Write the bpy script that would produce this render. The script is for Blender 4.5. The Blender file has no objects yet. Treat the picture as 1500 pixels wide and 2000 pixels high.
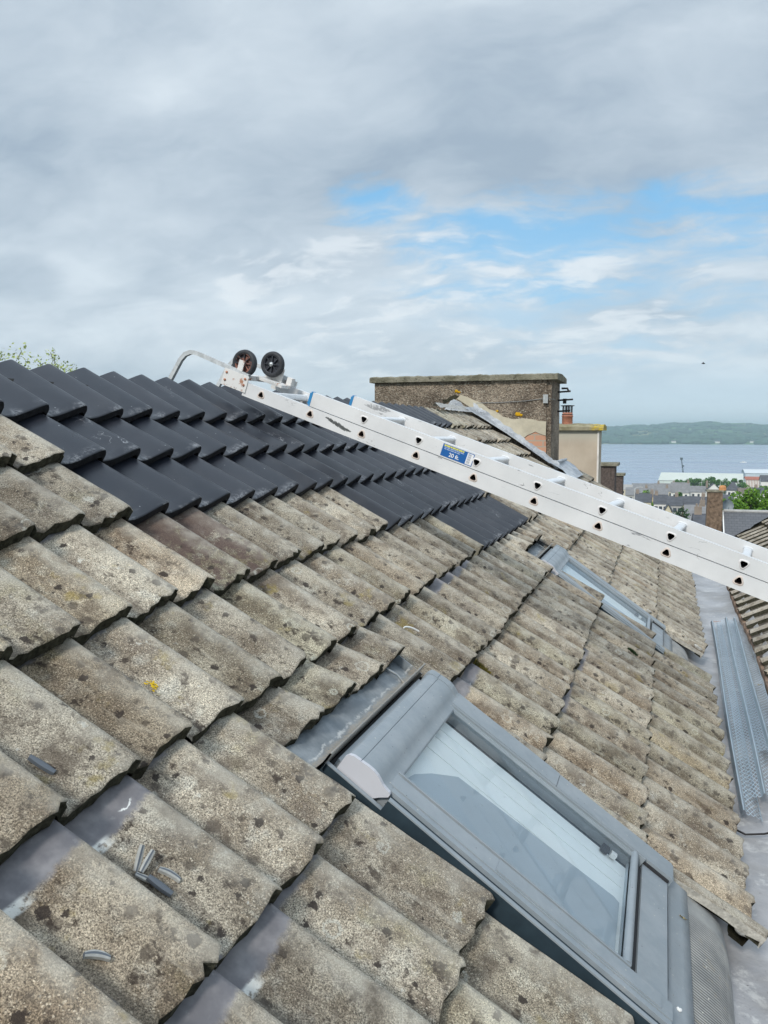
import bpy, bmesh, math, random
import numpy as np
from mathutils import Vector, Matrix

R = math.radians
S = bpy.context.scene
COL = S.collection

# ---------------------------------------------------------------- camera
CAM = Vector((1.35632, 0.0, 0.28782))
FPX = 1675.99                      # focal length in pixels of the 1500x2000 photo
YAW, PITCH = R(18.0882), R(-5.1903)
FW = Vector((-math.sin(YAW) * math.cos(PITCH), math.cos(YAW) * math.cos(PITCH), math.sin(PITCH)))
RT = Vector((math.cos(YAW), math.sin(YAW), 0))
UP = RT.cross(FW)
cd = bpy.data.cameras.new('camera')
cam = bpy.data.objects.new('camera', cd)
COL.objects.link(cam)
cam.matrix_world = Matrix(((RT.x, UP.x, -FW.x, CAM.x), (RT.y, UP.y, -FW.y, CAM.y), (RT.z, UP.z, -FW.z, CAM.z), (0, 0, 0, 1)))
cd.sensor_fit = 'VERTICAL'
cd.sensor_height = 24.0
cd.lens = FPX / 2000 * 24.0
cd.clip_start = 0.05
cd.clip_end = 30000
S.camera = cam
S.render.resolution_x, S.render.resolution_y = 768, 1024

# ---------------------------------------------------------------- node helper
class N:
    """small wrapper to write node graphs as expressions"""
    def __init__(s, nt):
        s.nt = nt
    def new(s, t, **kw):
        n = s.nt.nodes.new(t)
        for k, v in kw.items():
            setattr(n, k, v)
        return n
    def link(s, a, b):
        if isinstance(a, bpy.types.NodeSocket):
            s.nt.links.new(a, b)
        else:
            b.default_value = a
    def m(s, op, a, b=0.0, c=0.0, clamp=False):
        n = s.new('ShaderNodeMath', operation=op, use_clamp=clamp)
        for i, v in enumerate((a, b, c)):
            s.link(v, n.inputs[i])
        return n.outputs[0]
    def vm(s, op, a, b=(0, 0, 0)):
        n = s.new('ShaderNodeVectorMath', operation=op)
        s.link(a, n.inputs[0])
        if op == 'SCALE':
            s.link(b, n.inputs['Scale'])
        else:
            s.link(b, n.inputs[1])
        return n.outputs[0]
    def noise(s, vec, scale, detail=2.0, rough=0.5, dist=0.0, out=0):
        n = s.new('ShaderNodeTexNoise')
        s.link(vec, n.inputs['Vector'])
        s.link(scale, n.inputs['Scale'])
        n.inputs['Detail'].default_value = detail
        n.inputs['Roughness'].default_value = rough
        n.inputs['Distortion'].default_value = dist
        return n.outputs[out]
    def voro(s, vec, scale, feature='F1', out='Distance', rnd=1.0):
        n = s.new('ShaderNodeTexVoronoi', feature=feature)
        s.link(vec, n.inputs['Vector'])
        n.inputs['Scale'].default_value = scale
        n.inputs['Randomness'].default_value = rnd
        return n.outputs[out]
    def ss(s, v, lo, hi, a=0.0, b=1.0):
        n = s.new('ShaderNodeMapRange', interpolation_type='SMOOTHSTEP')
        s.link(v, n.inputs[0])
        s.link(lo, n.inputs[1]); s.link(hi, n.inputs[2]); s.link(a, n.inputs[3]); s.link(b, n.inputs[4])
        return n.outputs[0]
    def lin(s, v, lo, hi, a=0.0, b=1.0):
        n = s.new('ShaderNodeMapRange')
        s.link(v, n.inputs[0])
        s.link(lo, n.inputs[1]); s.link(hi, n.inputs[2]); s.link(a, n.inputs[3]); s.link(b, n.inputs[4])
        return n.outputs[0]
    def mix(s, f, a, b, mode='MIX'):
        n = s.new('ShaderNodeMix', data_type='RGBA', blend_type=mode)
        s.link(f, n.inputs[0])
        for v, k in ((a, 6), (b, 7)):
            if isinstance(v, (tuple, list)):
                v = tuple(v) + (1.0,) if len(v) == 3 else tuple(v)
            s.link(v, n.inputs[k])
        return n.outputs[2]
    def map(s, vec, scale=(1, 1, 1), loc=(0, 0, 0), rot=(0, 0, 0)):
        n = s.new('ShaderNodeMapping')
        s.link(vec, n.inputs[0])
        n.inputs['Location'].default_value = loc
        n.inputs['Rotation'].default_value = rot
        n.inputs['Scale'].default_value = scale
        return n.outputs[0]
    def bump(s, h, dist=0.01, strength=1.0, normal=None):
        n = s.new('ShaderNodeBump')
        s.link(h, n.inputs['Height'])
        n.inputs['Distance'].default_value = dist
        n.inputs['Strength'].default_value = strength
        if normal is not None:
            s.link(normal, n.inputs['Normal'])
        return n.outputs[0]

def material(name, rough=0.6, metal=0.0, spec=0.5):
    m = bpy.data.materials.new(name)
    m.use_nodes = True
    nt = m.node_tree
    g = N(nt)
    b = nt.nodes['Principled BSDF']
    b.inputs['Roughness'].default_value = rough
    b.inputs['Metallic'].default_value = metal
    b.inputs['Specular IOR Level'].default_value = spec
    g.b = b
    g.obj = g.new('ShaderNodeTexCoord').outputs['Object']
    def col(c):
        if isinstance(c, tuple) and len(c) == 3:
            c = c + (1.0,)
        g.link(c, b.inputs['Base Color'])
    g.col = col
    g.mat = m
    return g

# ---------------------------------------------------------------- world: broken overcast with one blue gap
SUN_DIR = Vector((-0.10, -0.80, 0.62)).normalized()      # towards the sun, behind the viewer
w = bpy.data.worlds.new('World')
S.world = w
w.use_nodes = True
nt = w.node_tree
g = N(nt)
bg = nt.nodes['Background']
sky = g.new('ShaderNodeTexSky', sky_type='NISHITA')
sky.sun_disc = False
sky.sun_elevation = math.asin(SUN_DIR.z)
sky.sun_rotation = math.atan2(SUN_DIR.x, SUN_DIR.y)
d = g.new('ShaderNodeTexCoord').outputs['Generated']
sep = g.new('ShaderNodeSeparateXYZ'); g.link(d, sep.inputs[0])
dx, dy, dz = sep.outputs
el = g.m('MULTIPLY', g.m('ARCSINE', dz), 57.2958)
az = g.m('MULTIPLY', g.m('ARCTAN2', dx, dy), 57.2958)
den = g.m('ADD', g.m('MAXIMUM', dz, 0.0), 0.30)
cmb = g.new('ShaderNodeCombineXYZ')
g.link(g.m('DIVIDE', dx, den), cmb.inputs[0]); g.link(g.m('DIVIDE', dy, den), cmb.inputs[1])
P = cmb.outputs[0]
warp = g.noise(P, 2.2, 4, 0.55, 0, 1)
P = g.vm('ADD', P, g.vm('SCALE', g.vm('SUBTRACT', warp, (0.5, 0.5, 0.5)), 0.30))
nA = g.noise(g.map(P, (0.9, 1.25, 1), (3.1, 1.7, 0), (0, 0, R(18))), 1.9, 6, 0.52, 0.1)
nB = g.noise(g.map(P, (1, 1.5, 1), (9.3, 4.2, 0), (0, 0, R(18))), 4.6, 8, 0.58, 0.15)
nC = g.noise(g.map(P, (0.6, 1.35, 1), (1.3, 7.2, 0), (0, 0, R(15))), 11.0, 8, 0.62, 0.1)
def ell(a0, e0, wa, we):
    u = g.m('POWER', g.m('DIVIDE', g.m('SUBTRACT', az, a0), wa), 2)
    v = g.m('POWER', g.m('DIVIDE', g.m('SUBTRACT', el, e0), we), 2)
    return g.m('SUBTRACT', 1.0, g.m('ADD', u, v))
# brightness of the cloud deck
low = g.ss(el, 5.0, 14.5, 1.0, 0.0)
t = g.m('ADD', g.m('MULTIPLY', g.m('SUBTRACT', nA, 0.5), 1.8), g.m('ADD', g.m('MULTIPLY', g.m('SUBTRACT', nB, 0.5), 0.9), g.m('MULTIPLY', g.m('SUBTRACT', nC, 0.5), 0.25)))
t = g.m('ADD', t, g.m('MULTIPLY', low, 0.34))
t = g.m('ADD', t, 0.42)
t = g.m('SUBTRACT', t, g.m('MULTIPLY', g.ss(ell(-40.5, 9.2, 3.0, 1.8), 0.0, 1.0), 0.42))
t = g.m('SUBTRACT', t, g.m('MULTIPLY', g.ss(ell(-14, 16.6, 26, 2.4), 0.0, 1.0), 0.20))
t = g.m('ADD', t, g.m('MULTIPLY', g.ss(ell(-28, 21.0, 12, 3.4), 0.0, 1.0), 0.16))
t = g.m('ADD', t, g.m('MULTIPLY', g.ss(ell(-27, 12.6, 9, 1.6), 0.0, 1.0), 0.14))
t = g.m('MAXIMUM', g.m('MINIMUM', t, 1.0), 0.0)
cloud = g.mix(t, (0.37, 0.46, 0.56), (0.73, 0.815, 0.885))
# brighter broken puffs low in the sky
puff = g.m('MULTIPLY', g.ss(g.m('ADD', nB, g.m('MULTIPLY', g.m('SUBTRACT', nC, 0.5), 0.5)), 0.50, 0.66), g.ss(ell(-14.0, 8.2, 22, 6.5), 0.0, 0.7))
cloud = g.mix(g.m('MULTIPLY', puff, 0.65), cloud, (0.84, 0.89, 0.93))
# blue gaps
hole = g.m('MAXIMUM', ell(-18.6, 14.6, 3.6, 1.7), g.m('MAXIMUM', ell(-9.0, 12.6, 9.5, 3.0), g.m('MULTIPLY', ell(-9.0, 9.2, 9, 1.2), 0.75)))
hole = g.m('MAXIMUM', hole, g.m('MULTIPLY', ell(2.0, 13.3, 6.5, 2.2), 0.75))
gap = g.m('ADD', g.m('MULTIPLY', g.m('MAXIMUM', hole, -1.2), 0.85), g.m('MULTIPLY', g.m('SUBTRACT', 0.50, nB), 2.4))
gap = g.m('ADD', gap, g.m('MULTIPLY', g.m('SUBTRACT', 0.5, nC), 2.2))
gap = g.m('MULTIPLY', g.ss(gap, -0.15, 1.05), 0.95)
gap = g.m('MAXIMUM', gap, g.m('MULTIPLY', g.ss(ell(-3.0, 9.5, 16.0, 7.0), 0.0, 0.9), g.ss(nB, 0.58, 0.36, 0.04, 0.55)))
blue = g.mix(g.ss(el, 3, 17), (0.42, 0.69, 0.91), (0.20, 0.52, 0.87))
# clear hazy strip low over the estuary on the right
strip = g.m('MULTIPLY', g.ss(el, 5.2, 1.2), g.ss(az, -16.0, -3.0))
c = g.mix(g.m('MULTIPLY', gap, 0.92), cloud, blue)
c = g.mix(g.m('MULTIPLY', strip, 0.8), c, g.mix(g.ss(el, 0, 4), (0.84, 0.96, 1.04), (0.56, 0.76, 0.92)))
c = g.mix(1.0, c, (10.0, 10.0, 10.0), 'MULTIPLY')
# the Nishita sky shines through the thin deck a little
c = g.mix(0.06, c, sky.outputs[0])
c = g.mix(1.0, c, g.m('ADD', 1.0, g.m('MULTIPLY', g.ss(el, 26, 60), 1.0)), 'MULTIPLY')
g.link(c, bg.inputs['Color'])
bg.inputs['Strength'].default_value = 0.066

# ---------------------------------------------------------------- sun, softened by the cloud
ld = bpy.data.lights.new('sun', 'SUN')
ld.energy = 1.5
ld.angle = R(10)
ld.color = (1.0, 0.95, 0.87)
sun = bpy.data.objects.new('sun', ld)
COL.objects.link(sun)
sun.rotation_euler = SUN_DIR.to_track_quat('Z', 'Y').to_euler()

S.view_settings.view_transform = 'Standard'
S.view_settings.look = 'None'
S.view_settings.exposure = 0.68
S.view_settings.gamma = 1.0
S.cycles.max_bounces = 8
S.cycles.transparent_max_bounces = 16
S.cycles.volume_bounces = 0

# ---------------------------------------------------------------- mesh helpers
def orient(px):                       # pixel column of the photo -> azimuth
    return -YAW + math.atan((px - 750) / FPX)
def at(px, py, dist):                 # pixel and distance -> point of the place
    v = (FW + RT * ((px - 750) / FPX) - UP * ((py - 1000) / FPX))
    return CAM + v * (dist / math.hypot(v.x, v.y))

def P(px, py, y):                      # pixel on the upright plane at depth y
    v = FW + RT * ((px - 750) / FPX) - UP * ((py - 1000) / FPX)
    return CAM + v * (y / v.y)

class MB:
    def __init__(s):
        s.v, s.f, s.mi, s.sm, s.at = [], [], [], [], []
    def add(s, verts, faces, mat=0, smooth=False, attr=None):
        o = len(s.v)
        s.v.extend([tuple(p) for p in verts])
        s.f.extend([tuple(o + i for i in f) for f in faces])
        s.mi.extend([mat] * len(faces)); s.sm.extend([smooth] * len(faces))
        s.at.extend(attr if attr is not None else [(0, 0, 0, 0)] * len(verts))
    def box(s, lo, hi, mat=0, xf=None):
        x0, y0, z0 = lo; x1, y1, z1 = hi
        v = [Vector(p) for p in ((x0, y0, z0), (x1, y0, z0), (x1, y1, z0), (x0, y1, z0), (x0, y0, z1), (x1, y0, z1), (x1, y1, z1), (x0, y1, z1))]
        if xf is not None:
            v = [xf(p) if callable(xf) else xf @ p for p in v]
        s.add(v, [(0, 3, 2, 1), (4, 5, 6, 7), (0, 1, 5, 4), (1, 2, 6, 5), (2, 3, 7, 6), (3, 0, 4, 7)], mat)
    def grid(s, rows, mat=0, smooth=True, attr=None, flip=False):
        n = len(rows[0]); verts = [p for r in rows for p in r]; fs = []
        for i in range(len(rows) - 1):
            for j in range(n - 1):
                q = (i * n + j, i * n + j + 1, (i + 1) * n + j + 1, (i + 1) * n + j)
                fs.append(q[::-1] if flip else q)
        s.add(verts, fs, mat, smooth, attr)
    def extrude(s, prof, a, b, mat=0, smooth=False, cap=True, xf=None):
        """prof: closed list of (p,q); swept from a to b along first axis; xf maps (t,p,q)"""
        n = len(prof)
        v = [Vector((a, p, q)) for p, q in prof] + [Vector((b, p, q)) for p, q in prof]
        if xf is not None:
            v = [xf(p) for p in v]
        f = [(i, (i + 1) % n, n + (i + 1) % n, n + i) for i in range(n)]
        s.add(v, f, mat, smooth)
        if cap:
            s.add(v[:n], [tuple(range(n))[::-1]], mat); s.add(v[n:], [tuple(range(n))], mat)
    def tube(s, pts, r, n=8, mat=0, cap=True, smooth=True):
        pts = [Vector(p) for p in pts]
        rr = r if isinstance(r, (list, tuple)) else [r] * len(pts)
        rings = []
        prev = None
        for i, p in enumerate(pts):
            t = (pts[min(i + 1, len(pts) - 1)] - pts[max(i - 1, 0)]).normalized()
            if prev is None:
                u = t.cross(Vector((0, 0, 1)))
                if u.length < 0.1:
                    u = t.cross(Vector((1, 0, 0)))
            else:
                u = prev - t * prev.dot(t)
            u.normalize(); prev = u
            w_ = t.cross(u)
            rings.append([p + (u * math.cos(2 * math.pi * k / n) + w_ * math.sin(2 * math.pi * k / n)) * rr[i] for k in range(n)])
        o = [p for r_ in rings for p in r_]
        f = []
        for i in range(len(rings) - 1):
            for k in range(n):
                f.append((i * n + k, i * n + (k + 1) % n, (i + 1) * n + (k + 1) % n, (i + 1) * n + k))
        s.add(o, f, mat, smooth)
        if cap:
            s.add(rings[0], [tuple(range(n))[::-1]], mat); s.add(rings[-1], [tuple(range(n))], mat)
    def lathe(s, prof, n=24, mat=0, xf=None, smooth=True, closed=False):
        rows = []
        for r, h in prof:
            rows.append([Vector((r * math.cos(2 * math.pi * k / n), r * math.sin(2 * math.pi * k / n), h)) for k in range(n + 1)])
        if closed:
            rows.append(rows[0])
        if xf is not None:
            rows = [[xf(p) for p in r] for r in rows]
        s.grid(rows, mat, smooth)
    def blob(s, c, rad, rng, mat=0, n=8, m=6, amp=0.25, smooth=True, xf=None):
        c = Vector(c); rows = []
        ph = [rng.uniform(0, 6.28) for _ in range(4)]
        for i in range(m + 1):
            th = math.pi * i / m; row = []
            for k in range(n + 1):
                a = 2 * math.pi * (k % n) / n
                q = 1 + amp * (math.sin(2 * a + ph[0]) * math.sin(th) + math.sin(3 * a + ph[1]) * 0.5 * math.sin(th) + 0.5 * math.sin(3 * th + ph[2]))
                p = Vector((rad[0] * math.sin(th) * math.cos(a), rad[1] * math.sin(th) * math.sin(a), rad[2] * math.cos(th))) * q
                p = c + p
                row.append(xf(p) if xf else p)
            rows.append(row)
        s.grid(rows, mat, smooth, flip=True)
    def build(s, name, mats, parent=None, attr=False, uv=None):
        me = bpy.data.meshes.new(name)
        me.from_pydata([tuple(p) for p in s.v], [], s.f)
        if not isinstance(mats, (list, tuple)):
            mats = [mats]
        for m in mats:
            me.materials.append(m.mat if isinstance(m, N) else m)
        me.polygons.foreach_set('material_index', s.mi)
        me.polygons.foreach_set('use_smooth', s.sm)
        if attr:
            a = me.attributes.new('tile', 'FLOAT_COLOR', 'POINT')
            a.data.foreach_set('color', np.array(s.at, dtype=np.float32).ravel())
        me.update()
        o = bpy.data.objects.new(name, me)
        COL.objects.link(o)
        if parent is not None:
            put(o, parent)
        return o

WORLD = {}
def put(o, parent):
    """parent o; geometry written in world coordinates keeps its place when the parent is an unrotated Empty"""
    o.parent = parent
    if parent.name in WORLD:
        o.matrix_parent_inverse = Matrix.Translation(-WORLD[parent.name])

def tag(o, label, cat, group=None, kind=None):
    if label: o['label'] = label
    if cat: o['category'] = cat
    if group: o['group'] = group
    if kind: o['kind'] = kind
    return o

def thing(name, loc, label, cat, group=None, world=True, mat=None):
    o = bpy.data.objects.new(name, None)
    COL.objects.link(o)
    o.empty_display_size = 0.2
    if mat is not None:
        o.matrix_world = mat
    else:
        o.location = loc
        if world:
            WORLD[o.name] = Vector(loc)
    return tag(o, label, cat, group)

# ---------------------------------------------------------------- materials
def simple(name, col, rough=0.6, metal=0.0, var=0.15, scale=6.0, bump=0.0, bscale=120, spec=0.5):
    g = material(name, rough, metal, spec)
    n = g.noise(g.obj, scale, 4, 0.6)
    k = g.lin(n, 0.3, 0.7, 1 - var, 1 + var)
    c = g.mix(1.0, col, k, 'MULTIPLY')
    g.col(c)
    if bump:
        g.link(g.bump(g.noise(g.obj, bscale, 3, 0.6), bump), g.b.inputs['Normal'])
    return g

def concrete(name, tint=(1, 1, 1), dark=1.0, tiles=True, grain=1.0):
    """weathered granular concrete with lichen blotches, dirt and, on tiles, unweathered bands"""
    g = material(name, 0.92, 0, 0.25)
    o = g.obj
    big = g.noise(o, 5.0, 4, 0.55)
    med = g.noise(g.vm('ADD', o, (7.3, 2.1, 5.5)), 17, 4, 0.6)
    c = g.mix(g.ss(big, 0.35, 0.68), (0.215, 0.178, 0.135), (0.41, 0.365, 0.295))
    c = g.mix(g.ss(med, 0.5, 0.72, 0, 0.65), c, (0.40, 0.38, 0.33))
    c = g.mix(g.ss(g.noise(g.vm('ADD', o, (1.7, 8.1, 0.5)), 4.2, 4, 0.65), 0.58, 0.72, 0, 0.5), c, (0.215, 0.185, 0.095))
    c = g.mix(g.ss(g.noise(g.vm('ADD', o, (4.7, 3.1, 2.5)), 8.5, 4, 0.65), 0.52, 0.72, 0, 0.6), c, (0.16, 0.13, 0.105))
    # sand grains
    gr = g.noise(o, 380, 3, 0.78)
    gr2 = g.voro(o, 390, 'F1', 'Color')
    gs = g.new('ShaderNodeSeparateColor'); g.link(gr2, gs.inputs[0])
    grain1 = g.lin(gr, 0.36, 0.64, 1 - 0.62 * grain, 1 + 0.7 * grain)
    grain2 = g.lin(gs.outputs[0], 0, 1, 1 - 0.2 * grain, 1 + 0.22 * grain)
    c = g.mix(1.0, c, g.m('MULTIPLY', grain1, grain2), 'MULTIPLY')
    c = g.mix(g.ss(gs.outputs[1], 0.93, 0.97, 0, 0.65), c, (0.62, 0.56, 0.46))
    c = g.mix(g.ss(gs.outputs[2], 0.9, 0.97, 0, 0.6), c, (0.085, 0.07, 0.06))
    # pale lichen crusts
    wl = g.noise(g.vm('ADD', o, (11.0, 5.0, 2.0)), 21, 5, 0.68)
    c = g.mix(g.ss(wl, 0.64, 0.72, 0, 0.7), c, (0.56, 0.55, 0.50))
    # dark round lichen spots, in clusters
    clu = g.ss(g.noise(g.vm('ADD', o, (2.0, 15.0, 9.0)), 3.4, 3, 0.55), 0.30, 0.55)
    wo = g.vm('ADD', o, g.vm('SCALE', g.noise(o, 70, 4, 0.7, 0, 1), 0.026))
    v1 = g.voro(wo, 23, 'F1')
    v1c = g.voro(wo, 23, 'F1', 'Color')
    s1 = g.new('ShaderNodeSeparateColor'); g.link(v1c, s1.inputs[0])
    rad = g.lin(s1.outputs[0], 0.30, 1.0, 0.0, 0.40)
    sp = g.m('MULTIPLY', g.ss(g.m('SUBTRACT', rad, v1), -0.03, 0.10), clu)
    sp = g.m('MULTIPLY', sp, g.ss(gr, 0.32, 0.56, 0.35, 1.0))
    c = g.mix(g.m('MULTIPLY', sp, 0.75), c, (0.066, 0.054, 0.046))
    bl1 = g.noise(g.vm('ADD', wo, (9.0, 4.0, 6.0)), 19, 6, 0.72)
    bl1 = g.m('MULTIPLY', g.ss(g.m('ADD', bl1, g.m('MULTIPLY', g.m('SUBTRACT', gr, 0.5), 0.18)), 0.575, 0.645), g.ss(clu, 0.0, 0.6, 0.35, 1.0))
    c = g.mix(g.m('MULTIPLY', bl1, 0.9), c, (0.062, 0.048, 0.040))
    br1 = g.noise(g.vm('ADD', o, (3.0, 14.0, 6.5)), 7.5, 5, 0.7)
    c = g.mix(g.ss(br1, 0.52, 0.66, 0, 0.62), c, (0.125, 0.098, 0.076))
    v2 = g.noise(g.vm('ADD', o, (5.0, 1.0, 3.0)), 46, 3, 0.6)
    c = g.mix(g.ss(v2, 0.60, 0.70, 0, 0.6), c, (0.085, 0.068, 0.055))
    # rare yellow lichen
    yl = g.noise(g.vm('ADD', o, (21.0, 1.0, 13.0)), 9, 4, 0.65)
    c = g.mix(g.m('MULTIPLY', g.ss(yl, 0.62, 0.72, 0, 0.5), g.ss(gr, 0.3, 0.5, 0.4, 1.0)), c, (0.30, 0.235, 0.065))
    hgt = g.m('ADD', g.m('MULTIPLY', gr, 1.0), g.m('MULTIPLY', med, 0.8))
    hgt = g.m('SUBTRACT', hgt, g.m('MULTIPLY', sp, 0.25))
    if tiles:
        at_ = g.new('ShaderNodeAttribute', attribute_name='tile')
        sc = g.new('ShaderNodeSeparateColor'); g.link(at_.outputs['Color'], sc.inputs[0])
        rnd, vd, band = sc.outputs
        u = at_.outputs['Alpha']
        c = g.mix(1.0, c, g.lin(rnd, 0, 1, 0.78, 1.2), 'MULTIPLY')
        cx_ = g.new('ShaderNodeCombineXYZ')
        g.link(g.m('MULTIPLY', u, 7.0), cx_.inputs[0]); g.link(g.m('MULTIPLY', vd, 5.0), cx_.inputs[1]); g.link(g.m('MULTIPLY', rnd, 91.0), cx_.inputs[2])
        stk = g.noise(cx_.outputs[0], 1.0, 5, 0.65)
        c = g.mix(g.ss(stk, 0.55, 0.72, 0, 0.5), c, (0.13, 0.108, 0.088))
        c = g.mix(g.ss(stk, 0.44, 0.28, 0, 0.45), c, (0.47, 0.435, 0.37))
        v3 = g.voro(wo, 11, 'F1'); v3c = g.voro(wo, 11, 'F1', 'Color')
        s3 = g.new('ShaderNodeSeparateColor'); g.link(v3c, s3.inputs[0])
        ring3 = g.m('MULTIPLY', g.ss(g.m('ABSOLUTE', g.m('SUBTRACT', v3, g.lin(s3.outputs[1], 0, 1, 0.10, 0.22))), 0.05, 0.015), g.ss(s3.outputs[0], 0.76, 0.80))
        c = g.mix(g.m('MULTIPLY', ring3, g.ss(gr, 0.36, 0.55, 0.1, 0.6)), c, (0.56, 0.55, 0.49))
        v4 = g.voro(g.vm('ADD', wo, (0.37, 0.11, 0.23)), 30, 'F1'); v4c = g.voro(g.vm('ADD', wo, (0.37, 0.11, 0.23)), 30, 'F1', 'Color')
        s4 = g.new('ShaderNodeSeparateColor'); g.link(v4c, s4.inputs[0])
        d4 = g.ss(g.m('SUBTRACT', g.lin(s4.outputs[0], 0.55, 1.0, -0.1, 0.42), v4), 0.0, 0.09)
        c = g.mix(g.m('MULTIPLY', d4, g.ss(gr, 0.30, 0.55, 0.55, 0.95)), c, (0.058, 0.047, 0.042))
        rn2 = g.m('FRACT', g.m('MULTIPLY', rnd, 7.31))
        c = g.mix(g.ss(rn2, 0.7, 1.0, 0, 0.45), c, g.mix(1.0, c, (1.02, 0.9, 0.78), 'MULTIPLY'))
        rn3 = g.m('FRACT', g.m('MULTIPLY', rnd, 13.7))
        c = g.mix(g.ss(rn3, 0.72, 1.0, 0, 0.5), c, g.mix(1.0, c, (0.97, 1.0, 0.89), 'MULTIPLY'))
        stain = g.m('MULTIPLY', g.ss(band, -0.5, -0.9), g.ss(g.m('ADD', g.noise(o, 24, 5, 0.7), g.m('MULTIPLY', vd, -0.5)), 0.30, 0.44))
        c = g.mix(g.m('MULTIPLY', stain, 0.8), c, g.mix(gr, (0.10, 0.07, 0.062), (0.17, 0.12, 0.105)))
        # rain-washed rolls are paler, the channels hold dirt; both strengthened in place of shading
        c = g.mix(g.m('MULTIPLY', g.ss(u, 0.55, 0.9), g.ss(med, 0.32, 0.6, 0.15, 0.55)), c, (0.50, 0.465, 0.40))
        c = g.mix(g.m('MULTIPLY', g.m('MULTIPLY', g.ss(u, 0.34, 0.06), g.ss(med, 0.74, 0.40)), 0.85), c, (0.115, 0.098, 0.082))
        # unweathered band once covered by the tile above
        edge = g.m('ADD', g.m('MULTIPLY', band, 0.86), g.m('MULTIPLY', g.m('SUBTRACT', g.noise(o, 45, 4, 0.6), 0.5), 0.03))
        edge = g.m('SUBTRACT', edge, g.m('MULTIPLY', g.ss(u, 0.5, 0.95), 0.012))
        bm_ = g.ss(g.m('SUBTRACT', edge, vd), -0.007, 0.010)
        lap = g.m('MULTIPLY', g.ss(g.m('ADD', u, g.m('MULTIPLY', g.m('SUBTRACT', med, 0.5), 0.12)), 0.17, 0.12), g.ss(band, 0.06, 0.07))
        bm2 = g.m('MAXIMUM', bm_, g.m('MULTIPLY', lap, 0.9))
        pur = g.mix(g.ss(g.noise(o, 12, 4, 0.6), 0.35, 0.7), (0.17, 0.164, 0.172), (0.285, 0.272, 0.272))
        scr = g.ss(g.noise(o, 38, 5, 0.7), 0.60, 0.70)
        pur = g.mix(g.m('MULTIPLY', scr, 0.3), pur, (0.36, 0.35, 0.34))
        vdm = g.m('ABSOLUTE', g.m('SUBTRACT', vd, g.m('ADD', 0.026, g.m('MULTIPLY', g.noise(o, 28, 4, 0.65), 0.03))))
        pur = g.mix(g.m('MULTIPLY', g.ss(vdm, 0.0022, 0.0008), g.ss(g.noise(o, 13, 2, 0.5), 0.56, 0.66)), pur, (0.6, 0.6, 0.58))
        c = g.mix(bm2, c, pur)
        # lime smear at the end of the band in the channel
        sm_ = g.ss(g.m('ABSOLUTE', g.m('SUBTRACT', vd, g.m('ADD', g.m('MULTIPLY', band, 0.86), 0.002))), 0.014, 0.007)
        sm_ = g.m('MULTIPLY', g.m('MULTIPLY', sm_, g.ss(band, 0.06, 0.07)), g.m('MULTIPLY', g.ss(u, 0.08, 0.14), g.ss(u, 0.42, 0.30)))
        sm_ = g.m('MULTIPLY', sm_, g.ss(g.noise(o, 70, 3, 0.6), 0.30, 0.5))
        c = g.mix(g.m('MULTIPLY', sm_, 0.9), c, (0.62, 0.61, 0.57))
        g.link(g.lin(bm2, 0, 1, 0.92, 0.5), g.b.inputs['Roughness'])
        hgt = g.mix(bm2, hgt, g.m('MULTIPLY', med, 0.4))
    gm_ = g.new('ShaderNodeGamma'); g.link(c, gm_.inputs[0]); gm_.inputs[1].default_value = 1.22
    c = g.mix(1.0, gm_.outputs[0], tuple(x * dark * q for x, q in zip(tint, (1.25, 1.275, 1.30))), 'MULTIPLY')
    g.col(c)
    g.link(g.bump(hgt, 0.0028, 0.9), g.b.inputs['Normal'])
    return g

M = {}
M['concrete'] = concrete('concrete_tile')
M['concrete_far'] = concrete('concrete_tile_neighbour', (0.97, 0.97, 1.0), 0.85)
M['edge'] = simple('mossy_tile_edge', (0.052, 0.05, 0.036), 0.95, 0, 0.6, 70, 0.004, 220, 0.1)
M['cut'] = simple('cut_concrete', (0.40, 0.38, 0.335), 0.95, 0, 0.35, 60, 0.004, 160, 0.2)
M['mortar'] = simple('mortar', (0.46, 0.45, 0.42), 0.95, 0, 0.3, 40, 0.006, 110, 0.2)

g = material('black_tile', 0.40, 0, 0.5)
at_ = g.new('ShaderNodeAttribute', attribute_name='tile')
sc = g.new('ShaderNodeSeparateColor'); g.link(at_.outputs['Color'], sc.inputs[0])
rnd, vd, band = sc.outputs
c = g.mix(g.lin(rnd, 0, 1), (0.012, 0.015, 0.023), (0.020, 0.022, 0.030))
c = g.mix(g.ss(g.noise(g.obj, 7, 4, 0.6), 0.45, 0.75, 0, 0.4), c, (0.045, 0.045, 0.050))
fine = g.noise(g.obj, 75, 5, 0.75)
sc_ = g.ss(fine, 0.60, 0.68)
nearend = g.ss(band, 0.045, 0.008)                    # for black tiles band stores the distance to the lower edge
patch = g.ss(g.noise(g.vm('ADD', g.obj, (3, 9, 1)), 8.5, 3, 0.6), 0.50, 0.62)
dust = g.m('MULTIPLY', g.m('MULTIPLY', nearend, patch), g.ss(fine, 0.42, 0.6))
c = g.mix(g.m('MULTIPLY', dust, 0.42), c, (0.42, 0.43, 0.45))
line = g.ss(g.m('ABSOLUTE', g.m('SUBTRACT', g.noise(g.map(g.obj, (1, 1, 1), (4, 4, 4)), 5.5, 4, 0.7), 0.5)), 0.006, 0.001)
c = g.mix(g.m('MULTIPLY', g.m('MULTIPLY', line, g.ss(g.noise(g.obj, 3.3, 2, 0.5), 0.63, 0.70)), 0.6), c, (0.4, 0.41, 0.43))
c = g.mix(g.ss(g.voro(g.obj, 22, 'F1'), 0.07, 0.03, 0, 0.7), c, (0.35, 0.36, 0.38))
g.col(c)
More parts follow.
